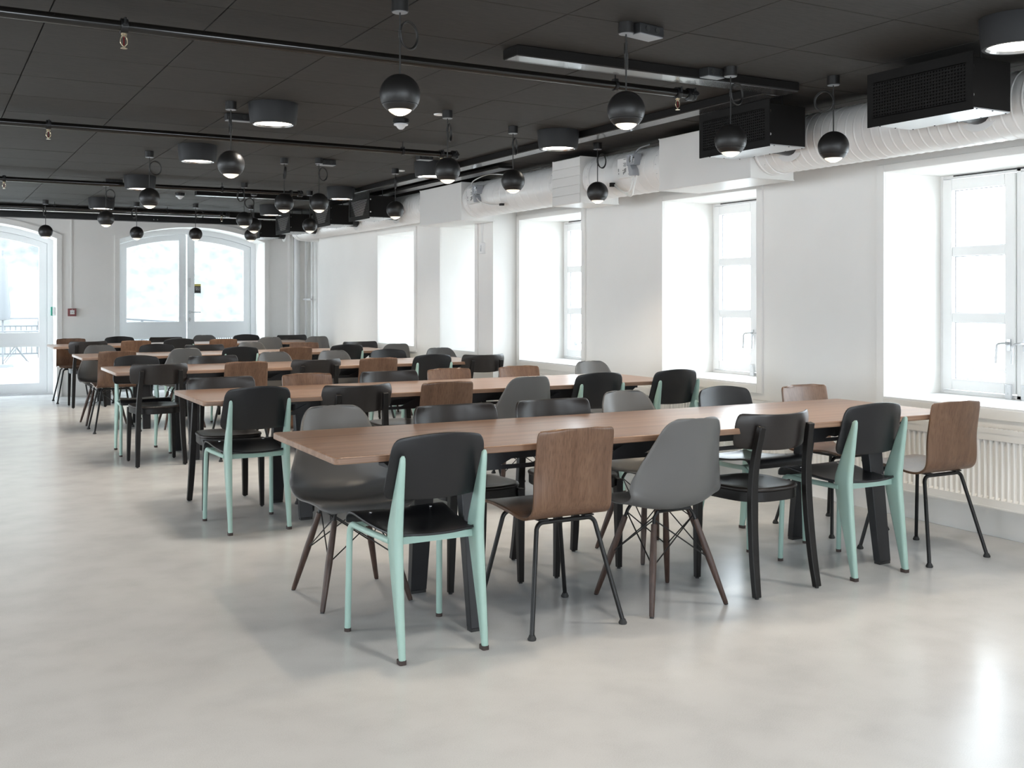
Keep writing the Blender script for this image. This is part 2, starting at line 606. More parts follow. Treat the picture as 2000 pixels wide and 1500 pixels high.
def make_window(n, y0, y1, z0, z1, xface, hide_right=False):
    w = struct(empty('window_%d' % n, (0, 0, 0)))
    t = 0.056
    mb = MB()
    mb.box(xface - 0.018, xface, y0 - t, y0, z0 - t, z1 + t * 0.8)
    mb.box(xface - 0.018, xface, y1, y1 + t, z0 - t, z1 + t * 0.8)
    mb.box(xface - 0.018, xface, y0, y1, z1, z1 + t * 0.8)
    mb.build('casing', 'wall_paint', w, bevel=0.002, bseg=1)
    MB().box(xface - 0.018, xface, y0, y1, z0 - t, z0).build('apron_trim', 'wall_paint', w, bevel=0.002, bseg=1)
    MB().box(xface - 0.016, XW + REV + 0.01, y0, y1, z0 - 0.004, z0 + 0.012).build('sill', 'trim_paint', w, bevel=0.002, bseg=1)
    xr = XW + REV
    mb = MB()
    frame_box(mb, y0, y1, z0 + 0.012, z1, xr, xr + 0.09, 0.022)
    ym = (y0 + y1) / 2 - 0.005
    mb.box(xr, xr + 0.09, ym - 0.014, ym + 0.014, z0, z1)
    mb.build('frame', 'trim_paint', w, bevel=0.002, bseg=1)
    MB().box(xr - 0.004, xr, y0 + 0.10, y1 - 0.10, z1 - 0.010, z1 - 0.003).build('vent_slot', 'black_metal', w)
    for s0, s1, hs in ((y0 + 0.027, ym - 0.018, 1), (ym + 0.018, y1 - 0.027, -1)):
        a, b = z0 + 0.04, z1 - 0.028
        fw = 0.068
        mb = MB()
        frame_box(mb, s0, s1, a, b, xr - 0.012, xr + 0.06, fw)
        H = (b - a - 2 * fw - 2 * 0.06) / 3
        zz = a + fw
        panes = []
        for k in range(3):
            panes.append((zz, zz + H))
            if k < 2:
                mb.box(xr - 0.008, xr + 0.055, s0 + fw, s1 - fw, zz + H, zz + H + 0.06)
            zz += H + 0.06
        sash = mb.build('sash', 'trim_paint', w, bevel=0.003, bseg=1)
        for p0, p1 in panes:
            MB().box(xr + 0.028, xr + 0.034, s0 + fw - 0.005, s1 - fw + 0.005, p0 - 0.005, p1 + 0.005).build('glass_pane', 'window_glass', sash)
            g = MB()
            frame_box(g, s0 + fw, s1 - fw, p0, p1, xr + 0.022, xr + 0.027, 0.004)
            g.build('glazing_seal', 'device_grey', sash)
        yh = s1 - 0.035 if hs > 0 else s0 + 0.035
        h = MB()
        h.box(xr - 0.022, xr - 0.012, yh - 0.012, yh + 0.012, z0 + 0.30, z0 + 0.37)
        h.tube(smooth_path([(xr - 0.018, yh, z0 + 0.345), (xr - 0.055, yh + 0.01, z0 + 0.345), (xr - 0.066, yh + 0.045 * (1 if hs < 0 else 1), z0 + 0.335),
                            (xr - 0.066, yh + 0.05, z0 + 0.29), (xr - 0.066, yh + 0.055, z0 + 0.225)], 4), 0.0075, 8)
        h.build('handle', 'galvanised', w)
        h = MB()
        h.box(xr - 0.03, xr - 0.012, yh - 0.02, yh + 0.02, z0 + 0.012, z0 + 0.10)
        h.cyl((xr - 0.032, yh, z0 + 0.085), (xr - 0.028, yh, z0 + 0.085), 0.009)
        h.cyl((xr - 0.032, yh, z0 + 0.045), (xr - 0.028, yh, z0 + 0.045), 0.006)
        h.build('catch', 'clear_plastic', w, bevel=0.002, bseg=1)
    return w


k = 1
for a, b in WIN:
    make_window(k, a, b, WZ0, WZ1, XW)
    k += 1
for a, b in FWIN:
    make_window(k, a, b, FZ0, FZ1, XF)
    k += 1


# ------------------------------------------------------------------ arched glass doors of the end wall
def arch_band(mb, D, dx0, dx1, off0, off1, y0, y1, n=20):
    """band between two offset arch curves, from x=xc+dx0 to xc+dx1"""
    for i in range(n):
        a = dx0 + (dx1 - dx0) * i / n
        b = dx0 + (dx1 - dx0) * (i + 1) / n
        za, zb = arch_z(D['xc'] + a, **D), arch_z(D['xc'] + b, **D)
        xa, xb = D['xc'] + a, D['xc'] + b
        mb.prism([(xa, za + off0), (xb, zb + off0), (xb, zb + off1), (xa, za + off1)], 'y', y0, y1)


def make_door(n, D, glass_z, casing=True):
    d = struct(empty('door_%d' % n))
    xc, hw = D['xc'], D['hw']
    yd = YE + REV
    # casing on the wall face
    mb = MB()
    t = 0.062
    for s in (-1, 1):
        mb.box(xc + s * hw - (t if s < 0 else 0), xc + s * hw + (t if s > 0 else 0), YE - 0.018, YE, 0, D['zs'])
    DO = dict(D, hw=hw + t, zs=D['zs'] + 0.03, rise=D['rise'] + 0.025)
    nn = 24
    for i in range(nn):
        a = xc - hw - t + 2 * (hw + t) * i / nn
        b = a + 2 * (hw + t) / nn
        mb.prism([(a, arch_z(a, **D) + 0.0), (b, arch_z(b, **D) + 0.0), (b, arch_z(b, **DO) + 0.02), (a, arch_z(a, **DO) + 0.02)], 'y', YE - 0.018, YE)
    mb.build('casing', 'wall_paint', d)
    # frame in the opening
    mb = MB()
    f = 0.07
    for s in (-1, 1):
        x0, x1 = sorted((xc + s * hw, xc + s * (hw - f)))
        mb.box(x0, x1, yd - 0.023, yd + 0.077, 0, D['zs'] + 0.004)
    arch_band(mb, D, -hw, hw, -f - 0.005, 0.01, yd - 0.02, yd + 0.08)
    mb.build('frame', 'door_paint', d)
    MB().box(xc - hw, xc + hw, yd - 0.05, yd + 0.1, 0, 0.02).build('threshold', 'galvanised', d)
    # two leaves
    for s in (-1, 1):
        xi, xo = 0.012, hw - f - 0.004
        st = 0.10
        a0, a1 = sorted((s * xi, s * xo))
        leaf = MB()
        ztop = D['zs'] - 0.05
        for q0, q1 in ((a0, a0 + st), (a1 - st, a1)):
            xm = xc + (q0 + q1) / 2
            zt = arch_z(xm, **D) - f - 0.01
            leaf.prism([(xc + q0, 0.025), (xc + q1, 0.025), (xc + q1, arch_z(xc + q1, **D) - f - 0.008), (xc + q0, arch_z(xc + q0, **D) - f - 0.008)], 'y', yd, yd + 0.055)
        arch_band(leaf, D, a0 + st, a1 - st, -f - 0.008 - 0.085, -f - 0.008, yd, yd + 0.055, 12)
        leaf.box(xc + a0 + st, xc + a1 - st, yd, yd + 0.055, 0.025, glass_z[0])
        leaf.box(xc + a0 + st, xc + a1 - st, yd, yd + 0.055, glass_z[1], glass_z[2])
        lf = leaf.build('leaf', 'door_paint', d)
        MB().box(xc + a0 + st, xc + a1 - st, yd + 0.024, yd + 0.032, glass_z[0], glass_z[1]).build('glass_pane', 'window_glass', lf)
        g = MB()
        arch_band(g, D, a0 + st, a1 - st, -(D['zs'] - glass_z[2]) - 0.3, -f - 0.093, yd + 0.024, yd + 0.032, 12)
        # upper glass: bottom is straight, top follows the arch
        g = MB()
        for i in range(12):
            p = a0 + st + (a1 - a0 - 2 * st) * i / 12
            q = p + (a1 - a0 - 2 * st) / 12
            g.prism([(xc + p, glass_z[2]), (xc + q, glass_z[2]), (xc + q, arch_z(xc + q, **D) - f - 0.093), (xc + p, arch_z(xc + p, **D) - f - 0.093)], 'y', yd + 0.024, yd + 0.032)
        g.build('glass_pane', 'window_glass', lf)
        if n == 2 and s > 0:
            MB().box(xc + 0.03, xc + 0.055, yd - 0.012, yd, 1.49, 1.625).box(xc + 0.032, xc + 0.053, yd - 0.016, yd - 0.012, 1.51, 1.54).build('lock_plate', 'galvanised', lf, bevel=0.002, bseg=1)
            h = MB()
            h.box(xc + 0.03, xc + 0.056, yd - 0.008, yd, 1.105, 1.145)
            h.tube(smooth_path([(xc + 0.043, yd - 0.004, 1.125), (xc + 0.043, yd - 0.05, 1.125), (xc + 0.07, yd - 0.055, 1.125), (xc + 0.19, yd - 0.055, 1.122)], 4), 0.009, 8)
            h.build('handle', 'galvanised', lf)
            MB().cyl((xc + 0.043, yd - 0.01, 1.02), (xc + 0.043, yd, 1.02), 0.017).cyl((xc + 0.043, yd - 0.02, 1.02), (xc + 0.043, yd - 0.01, 1.02), 0.008).box(xc + 0.035, xc + 0.051, yd - 0.006, yd, 0.985, 1.045).build('cylinder_lock', 'galvanised', lf)
            x0 = xc + st + 0.018
            stk = MB().box(x0, x0 + 0.092, yd + 0.020, yd + 0.023, 1.405, 1.54).build('sticker', 'sticker_black', lf)
            MB().box(x0, x0 + 0.092, yd + 0.0185, yd + 0.0195, 1.508, 1.54).build('sticker_band', 'yellow_print', lf)
            for zt, txt, sz in ((1.472, 'Alarm', 0.030), (1.448, 'døren', 0.026)):
                cu = bpy.data.curves.new('lettering', 'FONT')
                cu.body = txt
                cu.size = sz
                cu.align_x = 'CENTER'
                to = bpy.data.objects.new('lettering', cu)
                cu.materials.append(MATS['sticker_white'])
                COL.objects.link(to)
                to.location = (x0 + 0.046, yd + 0.0184, zt)
                to.rotation_euler = (PI / 2, 0, 0)
                to.parent = lf
    return d


make_door(1, D1, (0.16, 0.66, 0.855))
make_door(2, D2, (0.16, 0.74, 0.985))

# fire call point, its conduit, the green door release
t = empty('fire_call_point', (1.80, YE, 1.136))
MB().box(-0.052, 0.052, -0.045, 0, -0.052, 0.052).build('housing', 'red_plastic', t, bevel=0.004)
MB().box(-0.027, 0.029, -0.049, -0.045, -0.026, 0.030).build('press_plate', 'sticker_white', t)
g = MB().cyl((0.0, -0.051, 0.002), (0.0, -0.049, 0.002), 0.0055)
g.prism([(-0.026, -0.001), (-0.026, 0.005), (-0.014, 0.002)], 'y', -0.0505, -0.049)
g.prism([(0.027, -0.001), (0.027, 0.005), (0.015, 0.002)], 'y', -0.0505, -0.049)
g.build('arrow_print', 'print_grey', t)
MB().box(-0.006, 0.006, -0.048, -0.0455, 0.036, 0.042).build('indicator', 'sticker_white', t)
tag(t, 'red square fire call point on the white end wall between the doors', 'call point')
t = tag(MB().box(1.785, 1.803, YE - 0.012, YE, 1.188, ZC + 0.02).build('cable_conduit', 'wall_paint'),
        'thin white cable duct running up from the red fire call point', 'conduit')
t = empty('door_release', (1.612, YE + 0.22, 1.15))
MB().box(-0.055, 0, -0.05, 0.03, -0.06, 0.06).build('housing', 'green_plastic', t, bevel=0.006)
MB().box(-0.035, 0, -0.10, -0.05, -0.055, 0.055).build('back_box', 'sticker_white', t, bevel=0.004)
tag(t, 'green emergency door release box on the reveal of the left glass door', 'door release')

# pilaster and riser pipes in the far right corner
struct(MB().box(4.80, 5.06, YE - 0.10, YE, 0, TOP).box(4.84, 4.95, YE - 0.12, YE - 0.10, 0, TOP).build('trim_1', 'wall_paint'))
for x, y, r, lab in ((4.86, 15.14, 0.042, 'thickest white riser pipe in the far right corner beside the pilaster'),
                     (4.99, 15.12, 0.019, 'thin white riser pipe in the far corner, left of the thin pair'),
                     (5.0, 14.86, 0.019, 'thin white riser pipe in the far corner, right of the thin pair')):
    tag(MB().cyl((x, y, 0), (x, y, ZC + 0.01), r, seg=16).build('riser_pipe', 'pipe_white'), lab, 'pipe', 'riser pipes in the far corner')
tag(MB().box(4.955, 4.972, 14.82, 15.16, 1.30, 1.325).box(4.972, 5.06, 14.98, 15.0, 1.30, 1.325).build('pipe_clamp', 'sticker_white'),
    'small white clamp bar across the two thin riser pipes', 'clamp')

# thermostat with conduit on the narrow strip of far wall
t = empty('wall_thermostat', (XF, 9.33, 1.82))
MB().box(-0.028, 0, -0.05, 0.05, -0.055, 0.055).build('housing', 'trim_paint', t, bevel=0.004)
MB().box(-0.030, -0.028, -0.012, -0.006, -0.03, 0.03).box(-0.030, -0.028, 0.004, 0.008, -0.03, 0.0).build('slot', 'device_grey', t)
MB().box(-0.02, 0, -0.008, 0.008, 0.055, 0.30).build('conduit', 'trim_paint', t)
tag(t, 'white wall thermostat with conduit above, on strip between bright windows', 'thermostat')


# ------------------------------------------------------------------ radiators
def radiator(y0, y1, z0, z1, lab):
    xf = XW - 0.10
    r = empty('radiator', (xf, y0, 0))
    Lr = y1 - y0
    rows = []
    prof = []
    y = 0.03
    while y + 0.04 < Lr - 0.02:
        prof += [(y, 0), (y + 0.008, 0.0), (y + 0.014, 0.012), (y + 0.028, 0.012)]
        y += 0.036
    mb = MB()
    zb, zt = z0 + 0.04, z1 - 0.05
    rows = []
    for z, k in ((zb, 0), (zb + 0.012, 1), (zt - 0.012, 1), (zt, 0)):
        rows.append([(0.0, 0, z)] + [(0.001 + x * k, yy, z) for yy, x in prof] + [(0.0, Lr, z)])
    mb.grid(rows)
    mb.box(-0.003, 0.02, 0, Lr, z0, zb)
    mb.box(-0.003, 0.02, 0, Lr, zt, z1)
    mb.box(0.018, 0.03, 0, Lr, z0, z1)
    mb.build('front_panel', 'radiator_white', r)
    mb = MB()
    mb.box(-0.004, 0.085, 0, Lr, z1, z1 + 0.004)
    mb.box(-0.006, -0.002, 0, Lr, z1 - 0.012, z1 + 0.012)
    n = int(Lr / 0.03)
    for i in range(n):
        mb.box(0.015, 0.075, 0.01 + i * 0.03, 0.014 + i * 0.03, z1 + 0.004, z1 + 0.010)
    mb.build('top_grille', 'radiator_white', r)
    MB().box(0.06, 0.085, 0, Lr, z0, z1).box(0.0, 0.085, -0.003, 0, z0, z1).box(0.0, 0.085, Lr, Lr + 0.003, z0, z1).build('rear_panel', 'radiator_white', r)
    MB().box(-0.006, 0.0, 0, Lr, z0 - 0.008, z0).box(0.085, 0.1, 0.3, 0.34, z0, z1).box(0.085, 0.1, Lr - 0.34, Lr - 0.3, z0, z1).build('bracket', 'radiator_white', r)
    MB().cyl((0.045, 0.05, z0), (0.045, 0.05, 0.0), 0.009).cyl((0.045, 0.10, z0), (0.045, 0.10, 0.0), 0.009).build('supply_pipe', 'pipe_white', r)
    tag(r, lab, 'radiator', 'panel radiators under the windows')


radiator(2.95, 5.10, 0.185, 0.595, 'white ribbed panel radiator under the nearest, rightmost window')
radiator(5.30, 7.05, 0.185, 0.595, 'white ribbed panel radiator under the second window from the right')
radiator(7.55, 8.98, 0.185, 0.595, 'white ribbed panel radiator under the third window from the right')


# ------------------------------------------------------------------ terrace outside
struct(MB().box(-14, 14, YE + WT, YE + 14, -0.24, -0.14).box(XW + WT, 14, YB - 6, YE + WT, -0.24, -0.14).build('ground', 'deck'))


def railing(p, q, lab, step=0.12, h=1.0, mt='rail_grey'):
    P, Q = Vector(p), Vector(q)
    Ln = (Q - P).length
    r = empty('railing', P, math.atan2(Q.y - P.y, Q.x - P.x))
    MB().box(0, Ln, -0.022, 0.022, h - 0.035, h).build('handrail', mt, r)
    MB().box(0, Ln, -0.015, 0.015, h - 0.22, h - 0.19).box(0, Ln, -0.015, 0.015, 0.10, 0.13).build('rail', mt, r)
    n = int(Ln / 1.5)
    for i in range(n + 1):
        x = Ln * i / n
        MB().box(x - 0.025, x + 0.025, -0.025, 0.025, 0, h).build('post', mt, r)
    mb = MB()
    for i in range(int(Ln / step)):
        mb.box(i * step - 0.008, i * step + 0.008, -0.008, 0.008, 0.13, h - 0.19)
    b = mb.build('baluster', mt, r)
    b['kind'] = 'stuff'
    tag(r, lab, 'railing')


railing((5.1, 16.6, -0.14), (4.15, 28.5, -0.14), 'pale metal terrace railing seen through the double arched door', 0.12)
railing((4.1, 28.6, -0.14), (-5, 28.6, -0.14), 'pale metal terrace railing seen through the left glass door', 0.12)
railing((9.0, 14.0, -0.5), (9.0, 1.0, -0.5), 'faint metal railing outside the right hand windows', 0.5, 1.15, 'rail_pale')
# wooded slope beyond
mb = MB()
rows = []
for i in range(26):
    y = 31 + i * 1.0
    rows.append([(-22 + 1.6 * j, y, -1.2 + 1.15 * i + random.uniform(-0.5, 0.5)) for j in range(26)])
mb.grid(rows)
h = mb.build('hillside', 'hill_green', sub=1)
h['kind'] = 'structure'
# folding table and chair on the terrace
t = empty('folding_table', (1.95, 27.0, -0.14))
MB().box(-0.55, 0.55, -0.35, 0.35, 0.70, 0.725).build('tabletop', 'outdoor_table', t)
for s in (-1, 1):
    MB().cyl((-0.25, s * 0.28, 0), (0.25, s * 0.28, 0.70), 0.011, seg=8).build('leg', 'outdoor_table', t)
    MB().cyl((0.25, s * 0.26, 0), (-0.25, s * 0.26, 0.70), 0.011, seg=8).build('leg', 'outdoor_table', t)
tag(t, 'folding terrace table with crossed legs outside the left glass door', 'table')
t = empty('garden_chair', (1.25, 26.0, -0.14))
MB().tube(smooth_path([(-0.24, 0.2, 0), (-0.24, 0.2, 0.6), (-0.24, -0.05, 0.66), (-0.22, -0.22, 0.8), (0, -0.25, 0.86), (0.22, -0.22, 0.8), (0.24, -0.05, 0.66), (0.24, 0.2, 0.6), (0.24, 0.2, 0)], 5), 0.013, 8).build('frame', 'outdoor_table', t)
MB().box(-0.22, 0.22, -0.2, 0.2, 0.42, 0.44).build('seat', 'outdoor_table', t)
for s in (-1, 1):
    MB().cyl((s * 0.2, -0.22, 0), (s * 0.22, -0.2, 0.8), 0.012, seg=8).build('leg', 'outdoor_table', t)
tag(t, 'curved back garden chair behind the folding table on the terrace', 'chair')


t = empty('closed_parasol', (1.55, 25.0, -0.14))
MB().cyl((0, 0, 0), (0, 0, 2.5), 0.02, seg=10).build('pole', 'outdoor_table', t)
MB().lathe([(0.0, 2.45), (0.06, 2.3), (0.11, 1.7), (0.16, 1.15), (0.14, 1.02), (0.02, 1.0)], seg=12).build('canopy', 'outdoor_table', t)
MB().lathe([(0, 0), (0.22, 0), (0.2, 0.06), (0, 0.07)], seg=16).build('base', 'outdoor_table', t)
tag(t, 'pale closed parasol on the terrace at the far left', 'parasol')


# ------------------------------------------------------------------ tables
def make_table():
    """origin on the floor at the centre; long axis x"""
    L2, W2, zt, th = 1.645, 0.416, 0.74, 0.027
    t = empty('dining_table')
    MB().prism(rrect(L2, W2, 0.022), 'z', zt - th, zt).build('tabletop', 'walnut_top', t, bevel=0.004, bseg=2)
    # folded steel beam with slanted slots along both sides
    for s in (-1, 1):
        mb = MB()
        y0, y1 = sorted((s * 0.265, s * 0.259))
        z0, z1 = zt - th - 0.092, zt - th - 0.012
        za, zb = z0 + 0.018, z1 - 0.016
        x = -1.25
        xs = []
        while x < 1.2:
            xs.append(x)
            x += 0.355
        # strips above and below the holes, webs between
        mb.box(-1.42, 1.42, y0, y1, zb, z1)
        mb.box(-1.32, 1.32, y0, y1, z0, za)
        prev = -1.36
        sl = 0.10
        hw = 0.15
        pa, pb = -1.34, -1.40
        for xx in xs:
            mb.prism([(pa, za), (xx, za), (xx + sl, zb), (pb, zb)], 'y', y0, y1)
            pa, pb = xx + hw, xx + hw + sl
        mb.prism([(pa, za), (1.34, za), (1.40, zb), (pb, zb)], 'y', y0, y1)
        mb.build('side_beam', 'table_steel', t)
    MB().box(-1.42, 1.42, -0.262, 0.262, zt - th - 0.012, zt - th - 0.002).build('mounting_plate', 'table_steel', t)
    MB().box(-1.30, 1.30, -0.05, 0.05, zt - th - 0.088, zt - th - 0.03).build('centre_beam', 'table_steel', t)
    for sx in (-1, 1):
        # end bracket, a wedge carrying the overhang
        MB().prism([(sx * 1.10, zt - th - 0.012), (sx * 1.50, zt - th - 0.002), (sx * 1.50, zt - th - 0.014), (sx * 1.40, zt - th - 0.04), (sx * 1.10, zt - th - 0.10)], 'y', -0.11, 0.11).build('end_bracket', 'table_steel', t, bevel=0.003, bseg=1)
        for sy in (-1, 1):
            x0 = -1.02 if sx < 0 else 1.22
            foot = Vector((x0, sy * 0.305, 0.012))
            top = Vector((x0 - sx * 0.0, sy * 0.215, zt - th - 0.012))
            secs = []
            for k, (p, w, d) in enumerate(((foot, 0.038, 0.021), (top, 0.050, 0.03))):
                secs.append([(p.x - w, p.y - d, p.z), (p.x + w, p.y - d, p.z), (p.x + w, p.y + d, p.z), (p.x - w, p.y + d, p.z)])
            lg = MB().add(secs[0] + secs[1], [(0, 3, 2, 1), (4, 5, 6, 7), (0, 1, 5, 4), (1, 2, 6, 5), (2, 3, 7, 6), (3, 0, 4, 7)]).build('leg', 'table_steel', t, bevel=0.004, bseg=2)
            MB().box(foot.x - 0.036, foot.x + 0.036, foot.y - 0.018, foot.y + 0.018, 0, 0.012).build('foot_pad', 'rubber_black', lg)
    return t


TY = [4.0, 6.38, 9.08, 11.45, 14.15]
TX = [2.955, 3.03, 2.98, 3.03, 3.05]
TNAME = ['front table', 'second table', 'middle table', 'fourth table', 'rearmost table']
TLAB = ['long walnut dining table in front, nearest the camera', 'long walnut dining table in the second row, behind the front table',
        'long walnut dining table in the middle, third of five rows', 'long walnut dining table in the fourth row from the front',
        'long walnut dining table in the rear row by the arched doors']
TR = [-1.2, -0.6, -0.4, -0.3, -0.3]
t0 = make_table()
for i in range(5):
    t = t0 if i == 0 else copy_tree(t0)
    t.location = (TX[i], TY[i], 0)
    t.rotation_euler = (0, 0, math.radians(TR[i]))
    tag(t, TLAB[i], 'table', 'long walnut dining tables')


# ------------------------------------------------------------------ chairs (origin on floor, sitter faces +y)
def sheet(rows, name, material, parent, thick, sub=1, offset=0.0, bevel=0.0):
    return MB().grid(rows).build(name, material, parent, solid=thick, sub=sub, sharp=3, offset=offset, bevel=bevel)


def make_mint():
    c = empty('steel_chair')
    # seat: ply sheet, wide in front, curled over the front rail
    prof = smooth_path([(0, -0.185, 0.445), (0, -0.12, 0.437), (0, -0.03, 0.440), (0, 0.08, 0.452), (0, 0.17, 0.468), (0, 0.215, 0.468), (0, 0.238, 0.450), (0, 0.240, 0.425)], 3)
    n = len(prof)
    rows = []
    for i, p in enumerate(prof):
        t = (p.y + 0.185) / 0.42
        w = 0.160 + 0.045 * min(1, t)
        e = 1.0
        if i == 0:
            e = 0.93
        row = []
        for j in range(11):
            u = -1 + 2 * j / 10
            z = p.z + 0.008 * u * u * (1 - t) + 0.003 * abs(u) ** 3
            if i < 2:
                z += 0
            row.append((u * w * e, p.y + (0.012 * abs(u) ** 6 if i == 0 else 0), z))
        rows.append(row)
    seat = sheet(rows, 'seat', 'black_ply', c, 0.010, bevel=0.002)
    for s in (-1, 1):
        MB().cyl((s * 0.13, 0.165, 0.470), (s * 0.13, 0.165, 0.475), 0.008, seg=10).build('screw', 'chrome', seat)
    # backrest: bowed ply panel, wider below
    rows = []
    for i in range(9):
        v = i / 8
        z = 0.582 + 0.222 * v
        w = 0.207 - 0.022 * v
        row = []
        for j in range(15):
            u = -1 + 2 * j / 14
            # rounded corners
            cu = abs(u)
            ww = w
            ztop = 0.0
            if v > 0.5:
                z2 = z + (0.018 * (1 - u * u)) * ((v - 0.5) * 2)
            else:
                z2 = z - (0.008 * (1 - u * u)) * ((0.5 - v) * 2)
            d = max(0.0, abs(v - 0.5) * 2 - 0.76) / 0.24
            ww = w * (1 - 0.075 * d ** 2)
            y = -0.172 - 0.052 * v + 0.038 * u * u
            row.append((u * ww, y, z2))
        rows.append(row)
    back = sheet(rows, 'backrest', 'black_ply', c, 0.011, bevel=0.002)
    # rear legs: folded sheet steel, widest at the seat
    for s in (-1, 1):
        zs = [0.014, 0.15, 0.30, 0.41, 0.43, 0.45, 0.47, 0.49, 0.60, 0.715, 0.738, 0.748]
        rear = [-0.240, -0.2275, -0.2140, -0.2050, -0.2040, -0.2038, -0.2045, -0.2065, -0.2205, -0.2360, -0.2380, -0.2350]
        fron = [-0.207, -0.1725, -0.1340, -0.1065, -0.1035, -0.1025, -0.1045, -0.1105, -0.1545, -0.2025, -0.2110, -0.2240]
        xo = [0.168, 0.168, 0.167, 0.166, 0.166, 0.166, 0.166, 0.166, 0.166, 0.166, 0.166, 0.166]
        hw = [0.0122, 0.0140, 0.0160, 0.0172, 0.0174, 0.0174, 0.0172, 0.0168, 0.0140, 0.0108, 0.0092, 0.0050]
        vs, fs = [], []
        k = 10
        for a in range(len(zs)):
            cx, w = s * xo[a], hw[a]
            r0, f0 = rear[a], fron[a]
            d = f0 - r0
            rd = min(w, d * 0.4)
            sec = [(-w * 0.55, r0), (w * 0.55, r0), (w * 0.95, r0 + rd * 0.45), (w, r0 + rd), (w * 0.62, f0 - rd * 0.6), (w * 0.3, f0), (-w * 0.3, f0), (-w * 0.62, f0 - rd * 0.6), (-w, r0 + rd), (-w * 0.95, r0 + rd * 0.45)]
            vs += [(cx + x, y, zs[a]) for x, y in sec]
        for a in range(len(zs) - 1):
            fs += [(a * k + j, a * k + (j + 1) % k, (a + 1) * k + (j + 1) % k, (a + 1) * k + j) for j in range(k)]
        fs += [tuple(range(k - 1, -1, -1)), tuple(range((len(zs) - 1) * k, len(zs) * k))]
        lg = MB().add(vs, fs).build('leg', 'mint_steel', c, sharp=1.1)
        MB().prism([(s * 0.168 + x, -0.2225 + y) for x, y in rrect(0.0132, 0.0185, 0.006, 3)], 'z', 0, 0.016).build('rubber_foot', 'rubber_brown', lg)
        # front leg: tube bent into the side rail
        path = [(s * 0.2, 0.232, 0.012), (s * 0.196, 0.222, 0.36)] + [(s * 0.195, 0.221 - 0.045 * (1 - math.cos(a)), 0.385 + 0.045 * math.sin(a)) for a in [PI / 2 * q / 5 for q in range(6)]]
        path += [(s * 0.188, 0.10, 0.426), (s * 0.172, -0.13, 0.424)]
        lg = MB().tube(path, 0.0125, 12).build('leg', 'mint_steel', c)
        MB().cyl((s * 0.2, 0.232, 0), (s * 0.2, 0.232, 0.014), 0.0135).build('rubber_foot', 'rubber_brown', lg)
    MB().tube([(-0.166, -0.150, 0.426), (0.166, -0.150, 0.426)], lambda i: [(0.013, 0.008), (-0.013, 0.008), (-0.013, -0.008), (0.013, -0.008)]).build('rear_rail', 'mint_steel', c)
    MB().cyl((-0.192, 0.165, 0.432), (0.192, 0.165, 0.432), 0.010).build('front_rail', 'mint_steel', c)
    return c


def make_ply():
    c = empty('plywood_chair')
    prof = smooth_path([(0, 0.225, 0.450), (0, 0.205, 0.459), (0, 0.12, 0.462), (0, 0.0, 0.450), (0, -0.10, 0.441), (0, -0.150, 0.447), (0, -0.183, 0.470), (0, -0.200, 0.510), (0, -0.213, 0.60), (0, -0.228, 0.70), (0, -0.242, 0.785), (0, -0.243, 0.800)], 3)
    n = len(prof)
    rows = []
    for i, p in enumerate(prof):
        t = i / (n - 1)
        w = lerp_tab([(0, 0.172), (0.04, 0.190), (0.1, 0.197), (0.45, 0.186), (0.62, 0.182), (0.90, 0.177), (0.955, 0.168), (0.985, 0.152), (1, 0.137)], t)
        row = []
        for j in range(13):
            u = -1 + 2 * j / 12
            y, z = p.y, p.z
            bk = max(0, min(1, (p.z - 0.47) / 0.15)) if p.y < -0.1 else 0
            y += 0.022 * bk * u * u
            if p.y > -0.05:
                z += 0.004 * u * u
            if t > 0.95:
                z += 0.010 * (1 - u * u) - 0.006
            row.append((u * w, y, z))
        rows.append(row)
    sheet(rows, 'shell', 'walnut_ply', c, 0.011, bevel=0.002)
    for s, y, yf in ((-1, -0.14, -0.235), (1, 0.13, 0.205)):
        for q in (-1, 1):
            a = [(q * 0.02, y, 0.425), (q * 0.105, y, 0.425)]
            a += [(q * (0.105 + 0.035 * math.sin(t)), y - s * -0.006 * (1 - math.cos(t)), 0.425 - 0.035 * (1 - math.cos(t))) for t in [1.3 * k / 5 for k in range(1, 6)]]
            a += [(q * 0.2125, yf, 0.012)]
            lg = MB().tube(a, 0.0095, 12).build('leg', 'black_metal', c)
            MB().lathe([(0, 0), (0.016, 0), (0.0175, 0.006), (0.014, 0.013), (0.011, 0.020), (0, 0.020)], (q * 0.2125, yf, 0), 14).build('foot_glide', 'rubber_black', lg)
        MB().cyl((-0.024, y, 0.425), (0.024, y, 0.425), 0.0096).build('cross_tube', 'black_metal', c)
    for q in (-1, 1):
        MB().box(q * 0.107 - 0.022, q * 0.107 + 0.022, -0.150, 0.145, 0.432, 0.438).build('mounting_bar', 'black_metal', c)
    return c


